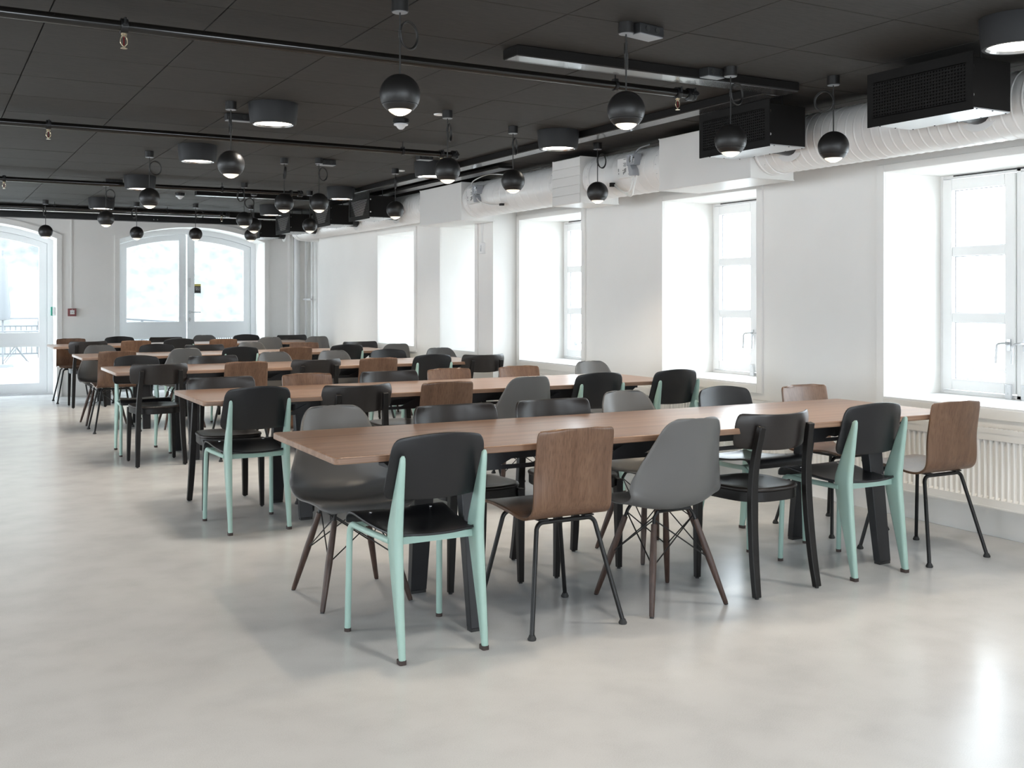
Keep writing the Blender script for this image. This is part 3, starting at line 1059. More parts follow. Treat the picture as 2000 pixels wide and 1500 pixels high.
def make_shell():
    c = empty('shell_chair')
    ctrl = [(0.222, 0.415), (0.215, 0.432), (0.185, 0.442), (0.11, 0.435), (0.02, 0.421), (-0.07, 0.413), (-0.135, 0.425), (-0.180, 0.462), (-0.205, 0.520), (-0.222, 0.60), (-0.236, 0.68), (-0.248, 0.74), (-0.257, 0.78), (-0.262, 0.80), (-0.266, 0.812), (-0.268, 0.8175)]
    prof = smooth_path([(0, a, b) for a, b in ctrl], 3)
    n = len(prof)
    wt = [(0, 0.150), (0.03, 0.178), (0.09, 0.205), (0.2, 0.222), (0.38, 0.232), (0.55, 0.240), (0.68, 0.208), (0.78, 0.176), (0.87, 0.152), (1, 0.134)]
    wz = [(0.40, 0.234), (0.46, 0.238), (0.52, 0.232), (0.60, 0.205), (0.67, 0.180), (0.73, 0.162), (0.78, 0.152), (0.83, 0.146)]
    bz = [(0.40, 0.055), (0.45, 0.085), (0.52, 0.102), (0.60, 0.090), (0.68, 0.066), (0.75, 0.044), (0.83, 0.022)]
    bow = [(0, 0.0), (0.1, 0.004), (0.25, 0.025), (0.4, 0.062), (0.52, 0.098), (0.62, 0.105), (0.72, 0.082), (0.85, 0.042), (0.95, 0.020), (1, 0.014)]
    rows = []
    for i, p in enumerate(prof):
        t = i / (n - 1)
        a, b = prof[max(0, i - 1)], prof[min(n - 1, i + 1)]
        tg = (b - a).normalized()
        nr = Vector((0, -tg.z, tg.y))
        if nr.z < 0 and t < 0.4:
            nr = -nr
        if t >= 0.4 and nr.y < 0:
            nr = -nr
        w, bw = lerp_tab(wt, t), lerp_tab(bow, t)
        if i > n * 0.45:
            w, bw = lerp_tab(wz, p.z), lerp_tab(bz, p.z)
        if p.z > 0.72:
            k = min(1.0, (p.z - 0.72) / 0.0975)
            w *= max(0.0, 1 - k ** 3.0) ** (1 / 2.4) * 0.52 + 0.48 if k < 1 else 0.48
        row = []
        for j in range(17):
            u = -1 + 2 * j / 16
            au = abs(u)
            q = p + nr * (bw * au ** 2.3)
            fl = 0.007 * max(0, (au - 0.86) / 0.14) ** 2
            q.z -= 0.010 * max(0.0, (t - 0.72) / 0.28) * au ** 2.0
            fl *= max(0.0, min(1.0, (0.8 - t) / 0.2)) if t > 0.6 else 1.0
            row.append((u * w + (fl if u > 0 else -fl), q.y - fl * 0.6 * (1 if t > 0.5 else 0), q.z - fl * (0.6 if t < 0.5 else 0)))
        rows.append(row)
    sheet(rows, 'shell', 'grey_shell', c, 0.0065)
    # dowel legs with metal tops and crossed wire bracing
    tops, feet = {}, {}
    for sx in (-1, 1):
        for sy in (-1, 1):
            ft = Vector((sx * 0.2, sy * 0.203, 0))
            tp = Vector((sx * 0.105, sy * 0.095 - 0.0, 0.385))
            tops[sx, sy], feet[sx, sy] = tp, ft
            mid = ft.lerp(tp, 0.5)
            lg = MB().tube([ft + (tp - ft) * 0.01, ft.lerp(tp, 0.02), mid, ft.lerp(tp, 0.93)], [0.0085, 0.0105, 0.0155, 0.0125], 14).build('leg', 'dark_dowel', c)
            MB().cyl(ft, ft.lerp(tp, 0.012), 0.009).build('foot_glide', 'rubber_black', lg)
    br = MB()
    for k in feet:
        ft, tp = feet[k], tops[k]
        br.tube([ft.lerp(tp, 0.90), tp, tp + Vector((-k[0] * 0.02, 0, 0.025))], 0.0075, 8)
    br.cyl((-0.09, -0.095, 0.408), (0.09, -0.095, 0.408), 0.007, seg=8)
    br.cyl((-0.09, 0.095, 0.412), (0.09, 0.095, 0.412), 0.007, seg=8)
    br.build('seat_bracket', 'black_metal', c)
    for (a, b) in (((-1, -1), (1, -1)), ((1, -1), (1, 1)), ((1, 1), (-1, 1)), ((-1, 1), (-1, -1))):
        w = MB()
        for p, q in ((a, b), (b, a)):
            w.cyl(feet[p].lerp(tops[p], 0.50), tops[q].lerp(feet[q], 0.02), 0.003, seg=6)
        w.build('wire_brace', 'black_metal', c)
    return c


def make_wood():
    c = empty('wooden_chair')

    def rect(w, d):
        return [(w, d), (-w, d), (-w, -d), (w, -d)]
    # seat: bowed plastic pad on a solid apron ring
    ring = []
    for a in range(40):
        t = 2 * PI * a / 40
        cs, sn = math.cos(t), math.sin(t)
        e = 2 / 3.2
        x = abs(cs) ** e * (1 if cs > 0 else -1)
        y = abs(sn) ** e * (1 if sn > 0 else -1)
        w = 0.192 + 0.016 * y
        ring.append((x * w, 0.005 + y * 0.203))
    prof = [(0.0, 0.452), (0.35, 0.453), (0.6, 0.457), (0.8, 0.463), (0.93, 0.467), (0.985, 0.465), (1.0, 0.458), (0.99, 0.452), (0.5, 0.445)]
    vs, fs = [(0, 0.005, 0.452)], []
    k = len(ring)
    for s_, z in prof[1:]:
        vs += [(x * s_, 0.005 + (y - 0.005) * s_, z) for x, y in ring]
    fs += [(0, 1 + j, 1 + (j + 1) % k) for j in range(k)]
    for i in range(len(prof) - 2):
        o = 1 + i * k
        fs += [(o + j, o + k + j, o + k + (j + 1) % k, o + (j + 1) % k) for j in range(k)]
    MB().add(vs, fs).build('seat', 'brown_black_plastic', c, sharp=1.2)
    mb = MB()
    for s0, s1 in ((0.975, 0.975),):
        n = len(ring)
        o = [(x * 0.975, 0.005 + (y - 0.005) * 0.975) for x, y in ring]
        i_ = [(x * 0.86, 0.005 + (y - 0.005) * 0.86) for x, y in ring]
        vs = [(x, y, z) for z in (0.405, 0.452) for x, y in o] + [(x, y, z) for z in (0.405, 0.452) for x, y in i_]
        fs = []
        for j in range(n):
            j2 = (j + 1) % n
            fs += [(j, j2, n + j2, n + j), (2 * n + j, 3 * n + j, 3 * n + j2, 2 * n + j2), (j, 2 * n + j, 2 * n + j2, j2), (n + j, n + j2, 3 * n + j2, 3 * n + j)]
        mb.add(vs, fs)
    mb.build('seat_apron', 'black_wood', c, bevel=0.003, bseg=1)
    # legs
    for s in (-1, 1):
        pts = smooth_path([(s * 0.182, -0.242, 0.006), (s * 0.176, -0.221, 0.14), (s * 0.170, -0.205, 0.30), (s * 0.165, -0.197, 0.45), (s * 0.158, -0.203, 0.58), (s * 0.150, -0.224, 0.70), (s * 0.147, -0.236, 0.752)], 4)
        n = len(pts)
        lg = MB().tube(pts, lambda i: rect(0.0165 + 0.003 * math.sin(PI * min(1, i / (n * 0.75))), 0.0135 + 0.002 * math.sin(PI * i / n))).build('leg', 'black_wood', c, bevel=0.0035, bseg=2)
        MB().cyl((s * 0.182, -0.242, 0), (s * 0.182, -0.242, 0.008), 0.009, seg=10).build('foot_glide', 'rubber_black', lg)
        pts = [(s * 0.172, 0.165, 0.44), (s * 0.174, 0.163, 0.30), (s * 0.180, 0.16, 0.006)]
        lg = MB().tube(pts, lambda i: rect([0.0185, 0.0175, 0.0125][i], [0.0185, 0.0175, 0.0125][i])).build('leg', 'black_wood', c, bevel=0.0035, bseg=2)
        MB().cyl((s * 0.180, 0.16, 0), (s * 0.180, 0.16, 0.008), 0.009, seg=10).build('foot_glide', 'rubber_black', lg)
    # back panel, wraps forward at both ends
    rows = []
    for i in range(9):
        v = i / 8
        z = 0.638 + 0.162 * v
        d = abs(v - 0.5) * 2
        row = []
        for j in range(19):
            u = -1 + 2 * j / 18
            w = 0.222 * (1 - 0.075 * max(0, (d - 0.45) / 0.55) ** 2.2)
            y = -0.212 - 0.028 * v + 0.086 * abs(u) ** 2.2
            zz = z + (0.012 * u * u if v < 0.5 else 0.006 * (abs(u) ** 2) * (1 if v > 0.9 else 0))
            row.append((u * w, y, zz))
        rows.append(row)
    sheet(rows, 'backrest', 'brown_black_plastic', c, 0.009, bevel=0.002)
    return c


MK = {'P': make_mint(), 'H': make_ply(), 'D': make_shell(), 'B': make_wood()}
LOOK = {'P': 'black chair with mint steel legs', 'H': 'walnut shell chair on black tube legs',
        'D': 'grey shell chair on dark dowel legs', 'B': 'black wooden chair with curved backrest'}
NEAR = [[('P', 1.676), ('H', 2.266), ('D', 2.82), ('B', 3.37), ('P', 3.963), ('H', 4.523)],
        [('P', 1.672), ('B', 2.29), ('H', 2.85), ('D', 3.42), ('P', 4.00), ('P', 4.645)],
        [('B', 1.657), ('H', 2.33), ('B', 2.95), ('H', 3.49), ('P', 4.02), ('B', 4.56)],
        [('H', 1.70), ('D', 2.35), ('P', 2.92), ('H', 3.51), ('P', 4.09), ('D', 4.655)],
        [('B', 1.79), ('H', 2.34), ('P', 2.86), ('H', 3.41), ('D', 4.01), ('D', 4.655)]]
FAR = [[('D', 1.667), ('B', 2.24), ('B', 2.79), ('D', 3.31), ('P', 3.95), ('H', 4.58)],
       [('B', 1.712), ('H', 2.32), ('B', 2.89), ('H', 3.40), ('H', 3.99), ('D', 4.67)],
       [('P', 1.66), ('B', 2.31), ('D', 2.90), ('D', 3.49), ('P', 4.03), ('D', 4.62)],
       [('D', 1.70), ('P', 2.28), ('B', 2.78), ('D', 3.34), ('H', 3.96), ('B', 4.63)],
       [('H', 1.72), ('P', 2.31), ('B', 2.90), ('D', 3.43), ('P', 4.00), ('B', 4.64)]]
REAR = {'P': 0.2225, 'H': 0.235, 'D': 0.203, 'B': 0.242}
ORD = ['leftmost', 'second from left', 'third from left', 'third from right', 'second from right', 'rightmost']
used = set()
for r in range(5):
    for side, row in (('near', NEAR[r]), ('far', FAR[r])):
        for i, (kd, x) in enumerate(row):
            if kd in used:
                c = copy_tree(MK[kd])
            else:
                c = MK[kd]
                used.add(kd)
            jit = random.uniform(-1.0, 1.0)
            if side == 'near':
                y = TY[r] - 0.50 + REAR[kd]
                c.location = (x, y, 0)
                c.rotation_euler = (0, 0, math.radians(jit * 0.8))
            else:
                y = TY[r] + 0.63 - REAR[kd]
                c.location = (x, y, 0)
                c.rotation_euler = (0, 0, PI + math.radians(jit))
            tag(c, '%s, %s, %s side of %s' % (LOOK[kd], ORD[i], side, TNAME[r]), 'chair', 'chairs around the ' + TNAME[r])


# ------------------------------------------------------------------ ceiling fittings
def make_pendant():
    """origin at the ceiling"""
    c = empty('pendant_lamp')
    R, zc = 0.079, -0.365
    cn = MB().lathe([(0, 0), (0.033, 0), (0.033, -0.044), (0.031, -0.046), (0, -0.046)], seg=24).build('canopy', 'lamp_black', c)
    MB().lathe([(0.030, -0.0463), (0.030, -0.048), (0, -0.048)], seg=24).build('canopy_cap', 'canopy_cap', cn)
    prof = []
    for i in range(22):
        a = PI / 2 - (PI / 2 + 0.50) * i / 21
        prof.append((max(0, R * math.cos(a)), zc + R * math.sin(a)))
    prof[0] = (0, zc + R)
    MB().lathe(prof, seg=36).build('globe', 'lamp_black', c)
    a0 = -0.52
    rim = [(R * math.cos(a0 - 0.012), zc + R * math.sin(a0 - 0.0))]
    for i in range(6):
        a = a0 - 0.02 - 0.36 * i / 5
        rim.append((R * math.cos(a), zc + R * math.sin(a)))
    ze = rim[-1][1]
    rim += [(rim[-1][0] - 0.004, ze + 0.001)]
    MB().lathe([(R * 0.83, zc + R * math.sin(a0) + 0.001)] + rim, seg=36).build('rim', 'lamp_black', c)
    r0 = rim[-1][0]
    MB().lathe([(r0, ze + 0.001), (r0 * 0.92, ze - 0.0045), (r0 * 0.74, ze - 0.011), (r0 * 0.52, ze - 0.0165), (r0 * 0.48, ze - 0.0157), (r0 * 0.30, ze - 0.0185), (0, ze - 0.0195)], seg=32).build('lens', 'lens_glass', c)
    MB().lathe([(r0 * 0.42, ze - 0.0172), (r0 * 0.25, ze - 0.0198), (0, ze - 0.0206)], seg=24).build('lens_core', 'lens_light', c)
    # cord and coil of spare cable
    MB().cyl((0, 0, -0.046), (0, 0, zc + R - 0.002), 0.0034, seg=8).build('cord', 'cable_black', c)
    co = empty('cable_coil', (0, 0, -0.155), 0, c)
    return c, co


def coil_mesh():
    mb = MB()
    pts = []
    n = 3
    for i in range(n * 28 + 1):
        a = PI + 2 * PI * i / 28
        k = i / (n * 28)
        rr = 0.047 + 0.0025 * math.sin(i * 0.37)
        pts.append((0.047 + rr * math.cos(a), 0.006 * (k - 0.5) * 2, rr * 1.12 * math.sin(a)))
    mb.tube(pts, 0.0034, 7)
    for z in (0.012, -0.014):
        mb.lathe([(0.004, z - 0.0015), (0.007, z - 0.0015), (0.007, z + 0.0015), (0.004, z + 0.0015)], seg=8)
    return mb


def add_light(parent, kind, power, color, loc, size=0.02, angle=None, blend=0.6):
    d = bpy.data.lights.new('bulb', kind)
    d.energy = power
    d.color = color
    d.shadow_soft_size = size
    if angle:
        d.spot_size = math.radians(angle)
        d.spot_blend = blend
    o = bpy.data.objects.new('bulb', d)
    COL.objects.link(o)
    o.location = loc
    o.parent = parent
    return o


pp, co0 = make_pendant()
bpy.data.objects.remove(co0)
cm = coil_mesh().build('cable_coil', 'cable_black', pp)
cm.location = (0, 0, -0.128)
add_light(pp, 'SPOT', PENDANT_W, (1.0, 0.84, 0.64), (0, 0, -0.475), 0.045, 115, 0.7)
PEND = [[(1.624, 3.78, 20), (2.583, 3.624, 55), (3.531, 4.06, 10), (4.14, 3.963, 125)],
        [(1.593, 6.206, 80), (2.83, 5.851, 50), (3.471, 6.169, 45), (4.385, 6.515, 15)],
        [(1.57, 8.597, 10), (2.609, 8.467, -100), (2.858, 8.327, 25), (3.678, 8.666, -110)],
        [(1.597, 10.996, 20), (2.818, 10.465, 120), (3.124, 11.213, 160), (3.646, 10.92, 0)],
        [(1.284, 13.425, 250), (2.264, 13.203, 115), (2.924, 13.061, 0), (3.566, 12.936, 60)]]
PO = ['leftmost', 'second from left', 'second from right', 'rightmost']
first = True
for r in range(5):
    for i, (x, y, a) in enumerate(PEND[r]):
        p = pp if first else copy_tree(pp)
        first = False
        p.location = (x, y, ZC)
        p.rotation_euler = (0, 0, math.radians(a))
        tag(p, 'black globe pendant lamp, %s of the four hanging over the %s' % (PO[i], TNAME[r]), 'lamp', 'globe pendant lamps')


def make_drum():
    c = empty('drum_light')
    MB().lathe([(0, 0), (0.144, 0), (0.145, -0.004), (0.140, -0.07), (0.134, -0.118), (0.131, -0.124), (0.118, -0.125)], seg=48).build('housing', 'drum_black', c)
    MB().lathe([(0.1185, -0.1235), (0.108, -0.105), (0.088, -0.06), (0.06, -0.03), (0.0, -0.03)], seg=40).build('reflector', 'reflector', c)
    MB().lathe([(0.110, -0.113), (0.07, -0.119), (0, -0.121)], seg=40).build('diffuser', 'lamp_glow', c)
    add_light(c, 'SPOT', DRUM_W, (1.0, 0.94, 0.86), (0, 0, -0.14), 0.1, 120, 0.8)
    return c


dr = make_drum()
DR = [(3.939, 2.773, 'black drum ceiling light at top right, cut by the frame'), (1.829, 6.151, 'black drum ceiling light, nearest of the left hand line'),
      (1.825, 8.084, 'black drum ceiling light, second of the left hand line'), (1.807, 10.362, 'black drum ceiling light, third of the left hand line'),
      (1.814, 12.829, 'black drum ceiling light, farthest of the left hand line'), (3.834, 6.181, 'black drum ceiling light in front of the white ribbed box'),
      (3.771, 8.114, 'black drum ceiling light half behind a globe at the second pipe end'), (3.799, 10.387, 'black drum ceiling light beside the nearest louvred box'),
      (3.777, 12.78, 'black drum ceiling light farthest along the right hand line')]
for i, (x, y, lab) in enumerate(DR):
    d = dr if i == 0 else copy_tree(dr)
    d.location = (x, y, ZC)
    tag(d, lab, 'lamp', 'drum ceiling lights')


ADDED_DR = [(1.82, 2.5), (1.83, 0.5), (3.9, 0.5), (-0.2, 0.5), (-0.2, 2.5), (-0.2, 4.4), (-2.2, 0.5), (-2.2, 2.5), (-2.2, 4.4), (-0.2, 6.3), (-0.2, 8.3), (-0.2, 10.4), (-2.2, 6.3), (-2.2, 8.3), (-2.2, 10.4), (-0.2, 12.8)]
for x, y in ADDED_DR:  # unseen lights, added to brighten the floor
    d = copy_tree(dr)
    d.location = (x, y, ZC)
    tag(d, 'black drum ceiling light added outside the frame to brighten the floor', 'lamp', 'drum ceiling lights added outside the frame')


# sprinkler pipes
def sprinkler_head(parent, x, z):
    h = MB()
    h.lathe([(0, z), (0.012, z), (0.012, z - 0.012), (0.009, z - 0.014), (0.009, z - 0.02), (0, z - 0.02)], (x, 0, 0), 12)
    for s in (-1, 1):
        h.tube(smooth_path([(x + s * 0.008, 0, z - 0.018), (x + s * 0.0125, 0, z - 0.03), (x + s * 0.012, 0, z - 0.045), (x + s * 0.003, 0, z - 0.058)], 4), 0.0024, 6)
    h.lathe([(0, z - 0.057), (0.004, z - 0.057), (0.004, z - 0.064), (0.0135, z - 0.065), (0.0135, z - 0.067), (0, z - 0.067)], (x, 0, 0), 12)
    o = h.build('sprinkler_head', 'brass_sprinkler', parent)
    MB().cyl((x, 0, z - 0.02), (x, 0, z - 0.056), 0.0028, seg=8).build('bulb', 'red_bulb', o)
    c = MB().lathe([(0.023, -0.014), (0.030, -0.014), (0.031, 0), (0.030, 0.014), (0.023, 0.014)], (x, 0, z + 0.022), 16, 'x')
    c.lathe([(0, -0.026), (0.014, -0.026), (0.017, -0.018), (0.017, 0.0)], (x, 0, z + 0.022), 12)
    for s in (-1, 1):
        c.cyl((x, s * 0.034, z + 0.022), (x, s * 0.034, z + 0.05), 0.005, seg=8)
        c.box(x - 0.008, x + 0.008, s * 0.026 - 0.009, s * 0.026 + 0.009, z + 0.016, z + 0.028)
    c.build('pipe_tee', 'black_metal', parent)


def sprinkler_pipe(y, x1, heads, hangers, lab):
    r = 0.0215
    zc = ZC - 0.07
    t = empty('sprinkler_pipe', (0, y, 0))
    MB().cyl((-3.5, 0, zc), (x1 - 0.03, 0, zc), r, seg=20).build('tube', 'black_gloss_pipe', t)
    cp = MB().lathe([(0.0, -0.0), (0.022, 0.0), (0.033, 0.004), (0.034, 0.02), (0.031, 0.028), (0.033, 0.034), (0.034, 0.044), (0.03, 0.052), (0, 0.056)], (x1 - 0.05, 0, zc), 20, 'x')
    for s in (-1, 1):
        cp.cyl((x1 - 0.045, s * 0.04, zc), (x1 - 0.0, s * 0.04, zc), 0.006, seg=8)
        cp.box(x1 - 0.04, x1 - 0.006, s * 0.036 - 0.009, s * 0.036 + 0.009, zc - 0.01, zc + 0.01)
        cp.cyl((x1 - 0.022, s * 0.038, zc - 0.03), (x1 - 0.022, s * 0.038, zc + 0.03), 0.005, seg=8)
    cp.build('end_coupling', 'black_metal', t)
    for x in heads:
        sprinkler_head(t, x, zc - r)
    for x in hangers:
        h = MB().lathe([(r, -0.008), (r + 0.006, -0.008), (r + 0.006, 0.008), (r, 0.008)], (x, 0, zc), 16, 'x')
        h.cyl((x, 0, zc + r), (x, 0, ZC + 0.005), 0.004, seg=8)
        h.box(x - 0.012, x + 0.012, -0.012, 0.012, zc + r, zc + r + 0.012)
        h.box(x - 0.006, x + 0.006, r + 0.004, r + 0.02, zc - 0.006, zc + 0.006)
        h.build('hanger', 'black_metal', t)
    tag(t, lab, 'pipe', 'sprinkler pipes under the ceiling')


sprinkler_pipe(4.43, 3.60, [0.711, 3.49], [3.09, 0.1], 'black sprinkler pipe nearest the camera, under the ceiling')
sprinkler_pipe(7.165, 3.545, [0.702, 3.415], [3.10, 0.1], 'black sprinkler pipe, second from the front')
sprinkler_pipe(10.55, 3.44, [0.665, 3.32], [2.62, 0.1], 'black sprinkler pipe, third from the front')
sprinkler_pipe(13.60, 3.47, [3.373], [1.4, 2.7, 0.4], 'black sprinkler pipe farthest back, near the arched doors')


# cable trays (flat black trunking)
def tray(x0, x1, y0, y1, z0, z1, lab, lid='tray_metal'):
    t = empty('cable_trunking', ((x0 + x1) / 2, (y0 + y1) / 2, z0))
    hx, hy, hz = (x1 - x0) / 2, (y1 - y0) / 2, z1 - z0
    MB().box(-hx, hx, -hy, hy, 0.004, hz).build('body', 'grille_black', t, bevel=0.003, bseg=1)
    m_ = 0.008
    if hx > hy:
        n = max(1, round(2 * hx / 1.2))
        for i in range(n):
            MB().box(-hx + 2 * hx * i / n + 0.0015, -hx + 2 * hx * (i + 1) / n - 0.0015, -hy + m_, hy - m_, 0, 0.006).build('lid', lid, t, bevel=0.0015, bseg=1)
    else:
        n = max(1, round(2 * hy / 2.0))
        for i in range(n):
            MB().box(-hx + m_, hx - m_, -hy + 2 * hy * i / n + 0.0015, -hy + 2 * hy * (i + 1) / n - 0.0015, 0, 0.006).build('lid', lid, t, bevel=0.0015, bseg=1)
    tag(t, lab, 'trunking', 'flat black cable trunking')


tray(2.365, 4.10, 4.165, 4.30, ZC - 0.05, ZC - 0.001, 'flat black cable trunking across the ceiling by the nearest globes')
tray(3.965, 4.10, 4.303, 11.2, ZC - 0.05, ZC - 0.001, 'long black cable trunking parallel to the window wall, ending at the corner')
tray(2.57, 4.05, 11.42, 11.53, ZC - 0.05, ZC - 0.001, 'flat black cable trunking in front of the rear sprinkler pipe')
tray(4.28, 4.42, 7.85, 12.5, ZC - 0.045, ZC - 0.02, 'slim black cable tray above the white duct')
tray(-3.0, 4.35, 14.05, 14.16, ZC - 0.075, ZC - 0.001, 'long trunking right across the rear of the ceiling, lid coloured pale as if lit', 'device_white')  # white lid colour stands in for bright light on its underside
t = empty('ceiling_beam', (0.7, YE - 0.06, ZC - 0.075))
MB().box(-3.6, 3.7, -0.05, 0.055, 0, 0.074).build('web', 'black_metal', t, bevel=0.003, bseg=1)
for x in (2.15, 2.20):
    MB().cyl((x, -0.053, 0.03), (x, -0.05, 0.03), 0.007, seg=8).build('screw', 'chrome', t)
tag(t, 'black steel beam along the top of the end wall', 'beam')

# small boxes and detectors on the ceiling
def jbox(x, y, rz, lab, sx=0.075, sy=0.045, wires=True):
    t = empty('junction_box', (x, y, ZC), rz)
    MB().box(-sx, sx, -sy, sy, -0.042, 0).build('housing', 'drum_black', t, bevel=0.003, bseg=1)
    MB().box(-sx + 0.004, sx - 0.004, -sy + 0.004, sy - 0.004, -0.045, -0.042).build('cover', 'canopy_cap', t)
    for k in (-0.03, 0.03):
        MB().cyl((k, -sy - 0.004, -0.02), (k, -sy, -0.02), 0.013, seg=12).build('grommet', 'rubber_black', t)
    tag(t, lab, 'junction box', 'junction boxes on the ceiling')


jbox(2.69, 3.64, 0.2, 'black junction box beside the canopy of the second nearest globe')
jbox(2.95, 8.42, 0.0, 'small black junction box beside a globe over the middle table')
jbox(3.48, 4.14, 0.1, 'black junction box tucked behind a globe canopy at the trunking', 0.06, 0.035)
jbox(1.64, 10.8, 0.0, 'small black junction box by the leftmost globe over the fourth table', 0.08, 0.035)


jbox(1.80, 6.60, 0.0, 'slim black box with pale underside beside the nearest left drum light', 0.14, 0.03)
jbox(3.53, 7.72, 0.0, 'small black junction box just beyond the second sprinkler pipe end', 0.06, 0.04)
for x, y, lab in ((2.836, 5.98, 'tiny white ceiling disc beside the canopy of a globe over the second table'), (3.773, 8.76, 'tiny white ceiling disc beside the canopy of a globe over the middle table')):
    tag(MB().lathe([(0, 0), (0.036, 0), (0.034, -0.006), (0, -0.007)], (x, y, ZC), 20).build('ceiling_disc', 'trim_paint'), lab, 'ceiling disc', 'white discs on the ceiling')


def detector(x, y, lab):
    t = empty('smoke_detector', (x, y, ZC))
    MB().lathe([(0, 0), (0.052, 0), (0.052, -0.024), (0, -0.026)], seg=28).build('base', 'black_metal', t)
    MB().lathe([(0.030, -0.026), (0.045, -0.030), (0.047, -0.036), (0.043, -0.041), (0.030, -0.046), (0.022, -0.058), (0.012, -0.066), (0, -0.068)], seg=28).build('sensor_dome', 'clear_plastic', t)
    tag(t, lab, 'detector', 'detectors on the ceiling')


detector(2.475, 11.80, 'pale domed smoke detector by the end of the rear trunking')
detector(2.70, 6.27, 'pale domed smoke detector just below the nearest left globe')


# ------------------------------------------------------------------ ducts along the window wall
DX = 4.66


def duct(y0, y1, r, zc, pitch, lab, bend=False, smooth_ends=0.10, plain=False):
    t = empty('spiral_duct', (DX, y0, zc))
    L_ = y1 - y0
    pts, rad = [], []
    y = 0.0

    def put(yy, rr):
        pts.append((0, yy, 0))
        rad.append(rr)
    put(0, r)
    put(smooth_ends * 0.5, r)
    y = smooth_ends
    while y < L_ - smooth_ends:
        put(y - 0.007, r)
        put(y - 0.0025, r + 0.0022)
        put(y + 0.0025, r + 0.0022)
        put(y + 0.007, r)
        y += pitch
    put(L_ - 0.02, r)
    put(L_, r)
    if bend:
        for k in range(1, 10):
            a = PI / 2 * k / 9
            pts.append((0.26 * (1 - math.cos(a)), L_ + 0.26 * math.sin(a), 0))
            rad.append(r)
        pts.append((0.385, L_ + 0.26, 0))
        rad.append(r)
    MB().tube(pts, rad, 40).build('spiral_tube', 'white_duct', t, sharp=0.3)
    for yy in (0.05, L_ - 0.05):
        MB().tube([(0, yy - 0.045, 0), (0, yy - 0.042, 0), (0, yy - 0.028, 0), (0, yy - 0.025, 0), (0, yy + 0.025, 0), (0, yy + 0.028, 0), (0, yy + 0.042, 0), (0, yy + 0.045, 0)],
                  [r + 0.001, r + 0.007, r + 0.007, r + 0.003, r + 0.003, r + 0.007, r + 0.007, r + 0.001], 40, cap=False).build('collar', 'white_duct', t, sharp=0.5)
    sc = MB()
    for yy in (0.06, L_ - 0.06):
        for k in range(8):
            a = PI * (0.5 + k / 8)
            sc.lathe([(0, 0.004), (0.004, 0.003), (0.005, 0)], ((r + 0.003) * math.cos(a), yy, (r + 0.003) * math.sin(a)), 6)
    sc.build('rivet', 'galvanised', t)
    tag(t, lab, 'duct', 'white spiral ducts along the window wall')
    return t


ZD = 2.255
duct(2.2, 4.967, 0.162, ZD, 0.060, 'white spiral duct at right, feeding the two perforated boxes')
s1 = duct(5.894, 6.892, 0.162, ZD, 0.10, 'short white duct length with white label plate and looped hose')
s2 = duct(7.303, 8.963, 0.165, 2.26, 0.12, 'white duct length between the ribbed box and the far plain box')
duct(9.913, 14.25, 0.158, 2.29, 0.065, 'longest white spiral duct, running to the far corner', True)


def silencer(y0, y1, ribs, lab):
    t = empty('duct_box', (4.48, (y0 + y1) / 2, 2.063))
    h = (y1 - y0) / 2
    MB().box(0, 0.36, -h, h, 0, 0.362).build('casing', 'white_box', t, bevel=0.004, bseg=2)
    mb = MB()
    for z in (0.0, 0.355):
        mb.box(-0.003, 0.363, -h - 0.003, -h + 0.01, z, z + 0.008)
        mb.box(-0.003, 0.363, h - 0.01, h + 0.003, z, z + 0.008)
    mb.build('seam', 'white_box', t)
    if ribs:
        for k in range(5):
            MB().box(-0.006, 0.0, -h, h, 0.003 + k * 0.0715, 0.003 + k * 0.0715 + 0.0695).build('cladding_strip', 'white_box', t, bevel=0.0025, bseg=1)
    tag(t, lab, 'duct box', 'white boxes on the duct')


silencer(4.967, 5.894, False, 'large plain white duct box over the second window from right')
silencer(6.892, 7.303, True, 'narrow white duct box with horizontal ribs')
silencer(8.963, 9.913, False, 'plain white duct box near the far wall step')


def controller(parent, y, r, flip, zc):
    """flow controller with printed label plate on a duct"""
    x = -r - 0.03
    c = MB().box(x, x + 0.05, y - 0.06, y + 0.11, -0.06, 0.085).build('flow_controller', 'device_white', parent, bevel=0.003, bseg=1)
    g = MB()
    g.box(x - 0.0012, x, y + 0.0, y + 0.03, 0.072, 0.076)
    for k in range(5):
        g.box(x - 0.0012, x, y + 0.0, y + 0.035 - (k % 3) * 0.006, 0.045 - k * 0.006, 0.048 - k * 0.006)
    for yy, zz, w, hh in ((0.0, -0.02, 0.008, 0.03), (0.012, -0.028, 0.010, 0.034), (0.028, -0.034, 0.008, 0.018), (0.03, -0.008, 0.012, 0.006), (0.09, -0.01, 0.006, 0.022), (0.088, -0.03, 0.006, 0.01), (-0.04, -0.04, 0.012, 0.005)):
        g.box(x - 0.0012, x, y + yy, y + yy + w, zz, zz + hh)
    g.build('label_print', 'print_grey', c)
    a = MB().box(x - 0.02, x + 0.05, y - 0.125, y - 0.03, 0.02, 0.10)
    a.prism([(y - 0.085, 0.02), (y - 0.05, 0.02), (y - 0.07, -0.055), (y - 0.11, -0.055), (y - 0.11, -0.012)], 'x', x - 0.025, x + 0.04)
    a.build('actuator', 'device_grey', c, bevel=0.003, bseg=1)
    MB().cyl((x - 0.028, y - 0.10, 0.06), (x - 0.02, y - 0.10, 0.06), 0.028, seg=16).box(x - 0.036, x - 0.028, y - 0.105, y - 0.095, 0.035, 0.085).build('clamp', 'chrome', c)
    return x


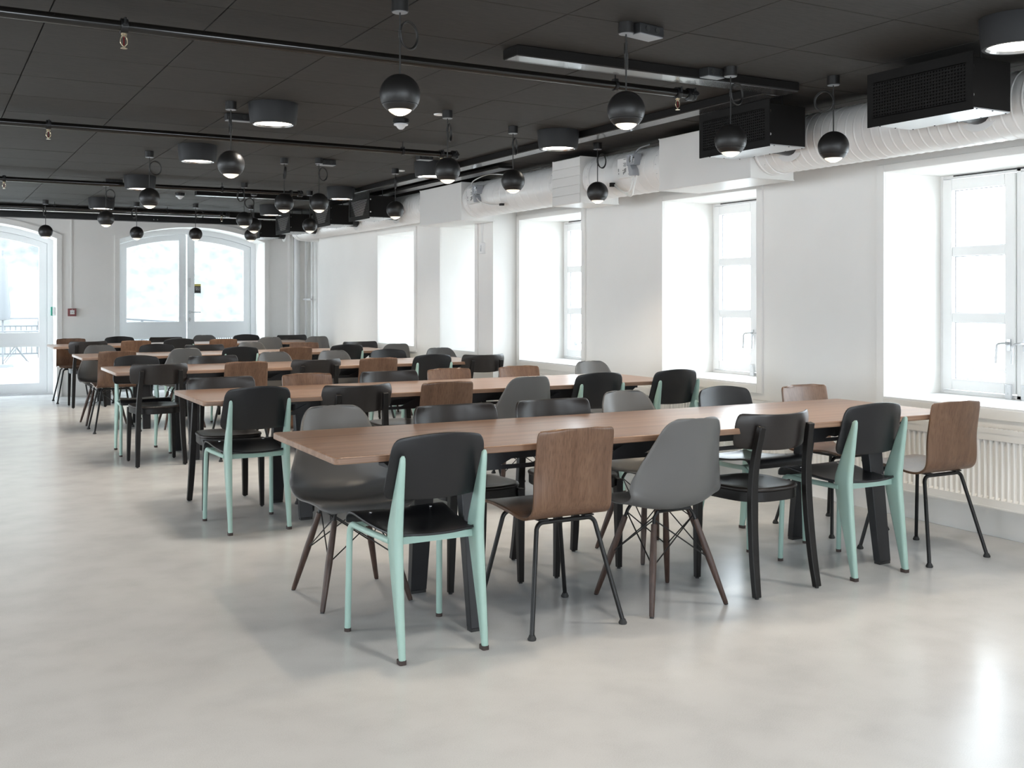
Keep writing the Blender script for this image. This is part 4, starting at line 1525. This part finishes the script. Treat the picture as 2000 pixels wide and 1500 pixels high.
x = controller(s1, 0.375, 0.162, 1, ZD)
MB().tube(smooth_path([(x + 0.01, 0.30, -0.055), (x - 0.005, 0.30, -0.12), (x + 0.01, 0.36, -0.165), (x + 0.03, 0.47, -0.15), (x + 0.05, 0.60, -0.10)], 6), 0.005, 8).tube(smooth_path([(x + 0.02, 0.27, -0.055), (x + 0.0, 0.28, -0.14), (x + 0.02, 0.34, -0.195), (x + 0.03, 0.45, -0.16), (x + 0.05, 0.60, -0.085)], 6), 0.006, 8).build('hose', 'hose_white', s1)
MB().tube(smooth_path([(x, 0.27, 0.10), (x + 0.03, 0.25, 0.14), (x + 0.09, 0.21, 0.165)], 6), 0.005, 8).build('cable', 'device_grey', s1)
MB().box(x + 0.02, x + 0.05, 0.585, 0.615, -0.105, -0.075).build('hose_fitting', 'black_metal', s1)
x = controller(s2, 1.40, 0.165, 1, 2.26)
MB().tube(smooth_path([(x + 0.0, 1.30, 0.10), (x - 0.01, 1.32, 0.03), (x - 0.008, 1.25, -0.05), (x + 0.01, 1.05, -0.10), (x + 0.02, 0.88, -0.11)], 6), 0.005, 8).build('hose', 'hose_white', s2)
MB().tube(smooth_path([(x + 0.0, 1.42, 0.09), (x + 0.02, 1.42, 0.15), (x + 0.06, 1.2, 0.19), (x + 0.09, 0.95, 0.165)], 6), 0.005, 8).build('cable', 'hose_white', s2)
MB().box(x + 0.01, x + 0.04, 0.86, 0.90, -0.12, -0.10).build('hose_fitting', 'black_metal', s2)


# black air outlets hung in front of the duct
def outlet(yc, louvre, lab):
    t = empty('air_outlet_box', (4.084, yc, 2.157))
    H, W = 0.262, 0.30
    body = MB().box(0.006, 0.29, -W + 0.02, W - 0.02, 0.016, H - 0.02).build('body', 'grille_black', t, bevel=0.002, bseg=1)
    MB().box(0.004, 0.288, -W + 0.021, W - 0.021, 0.011, 0.0165).build('underside', 'galvanised', t)
    sc = MB()
    for yy in (-0.26, -0.13, 0.0, 0.13, 0.26):
        sc.cyl((0.282, yy, 0.008), (0.282, yy, 0.011), 0.004, seg=6)
    for xx in (0.06, 0.17):
        for yy in (-0.274, 0.274):
            sc.cyl((xx, yy, 0.008), (xx, yy, 0.011), 0.004, seg=6)
    sc.build('underside_screw', 'black_metal', t)
    for z in (0.07, 0.20):
        MB().cyl((0.022, -W + 0.015, z), (0.022, -W + 0.021, z), 0.0075, seg=8).build('screw', 'chrome', t)
    # front plate as frame
    iw, iz0, iz1 = W - 0.035, 0.045, H - 0.05
    pl = MB()
    pl.box(0, 0.006, -W, W, 0, iz0)
    pl.box(0, 0.006, -W, W, iz1, H)
    pl.box(0, 0.006, -W, -iw, iz0, iz1)
    pl.box(0, 0.006, iw, W, iz0, iz1)
    front = pl.build('front_plate', 'grille_black', t)
    if not louvre:
        # perforated sheet: a real mesh of thin bars
        g = MB()
        nx, nz = 32, 11
        for i in range(nx + 1):
            y = -iw + 2 * iw * i / nx
            g.box(0.001, 0.005, y - 0.0035, y + 0.0035, iz0, iz1)
        for k in range(nz + 1):
            z = iz0 + (iz1 - iz0) * k / nz
            g.box(0.0, 0.006, -iw, iw, z - 0.0035, z + 0.0035)
        b = g.build('perforated_grille', 'grille_black', t)
        # guide blades behind the perforation
        for k in range(1, nz):
            z = iz0 + (iz1 - iz0) * k / nz
            hw = iw - 0.03 - (nz - k) / nz * 0.16
            MB().box(0.010, 0.016, -hw, hw, z - 0.003, z + 0.003).build('blade', 'tray_metal', t)
    else:
        nz = 13
        for k in range(nz):
            z = iz0 + (iz1 - iz0) * (k + 0.5) / nz
            MB().prism([(0.001, z - 0.006), (0.004, z - 0.006), (0.016, z + 0.004), (0.013, z + 0.004)], 'y', -iw, iw).build('blade', 'black_metal', t)
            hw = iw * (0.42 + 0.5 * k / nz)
            MB().prism([(-0.001, z - 0.0055), (0.002, z - 0.0055), (0.010, z + 0.001), (0.007, z + 0.001)], 'y', -hw, hw).build('painted_lit_strip', 'device_white', t)  # white strip paints the lit part of each blade
    # round stub to the duct
    MB().cyl((0.285, 0, 0.115), (0.44, 0, 0.105), 0.095, seg=28).build('stub_pipe', 'black_metal', t)
    MB().lathe([(0.097, 0.03), (0.099, 0.03), (0.099, 0.045), (0.097, 0.045)], (0.285, 0, 0.113), 28, 'x').build('stub_ring', 'black_metal', t)
    MB().lathe([(0.0, 0.0), (0.13, 0.0), (0.13, 0.004), (0, 0.004)], (0.435, 0, 0.105), 28, 'x').build('saddle', 'white_duct', t)
    for q in (-0.2, 0.2):
        MB().cyl((0.19, q, H - 0.02), (0.19, q, ZC - 2.157), 0.005, seg=8).build('hanger_rod', 'black_metal', t)
    tag(t, lab, 'air outlet', 'black air outlet boxes on the duct')


outlet(3.388, False, 'black air outlet box with perforated front, nearest at the upper right')
outlet(4.677, False, 'black perforated air outlet box behind a globe, second from right')
outlet(10.615, True, 'black louvred air outlet box nearest of the far four')
outlet(11.82, True, 'black louvred air outlet box second of the far four')
outlet(13.32, True, 'black louvred air outlet box third of the far four')
outlet(14.68, True, 'black louvred air outlet box farthest, by the end wall')
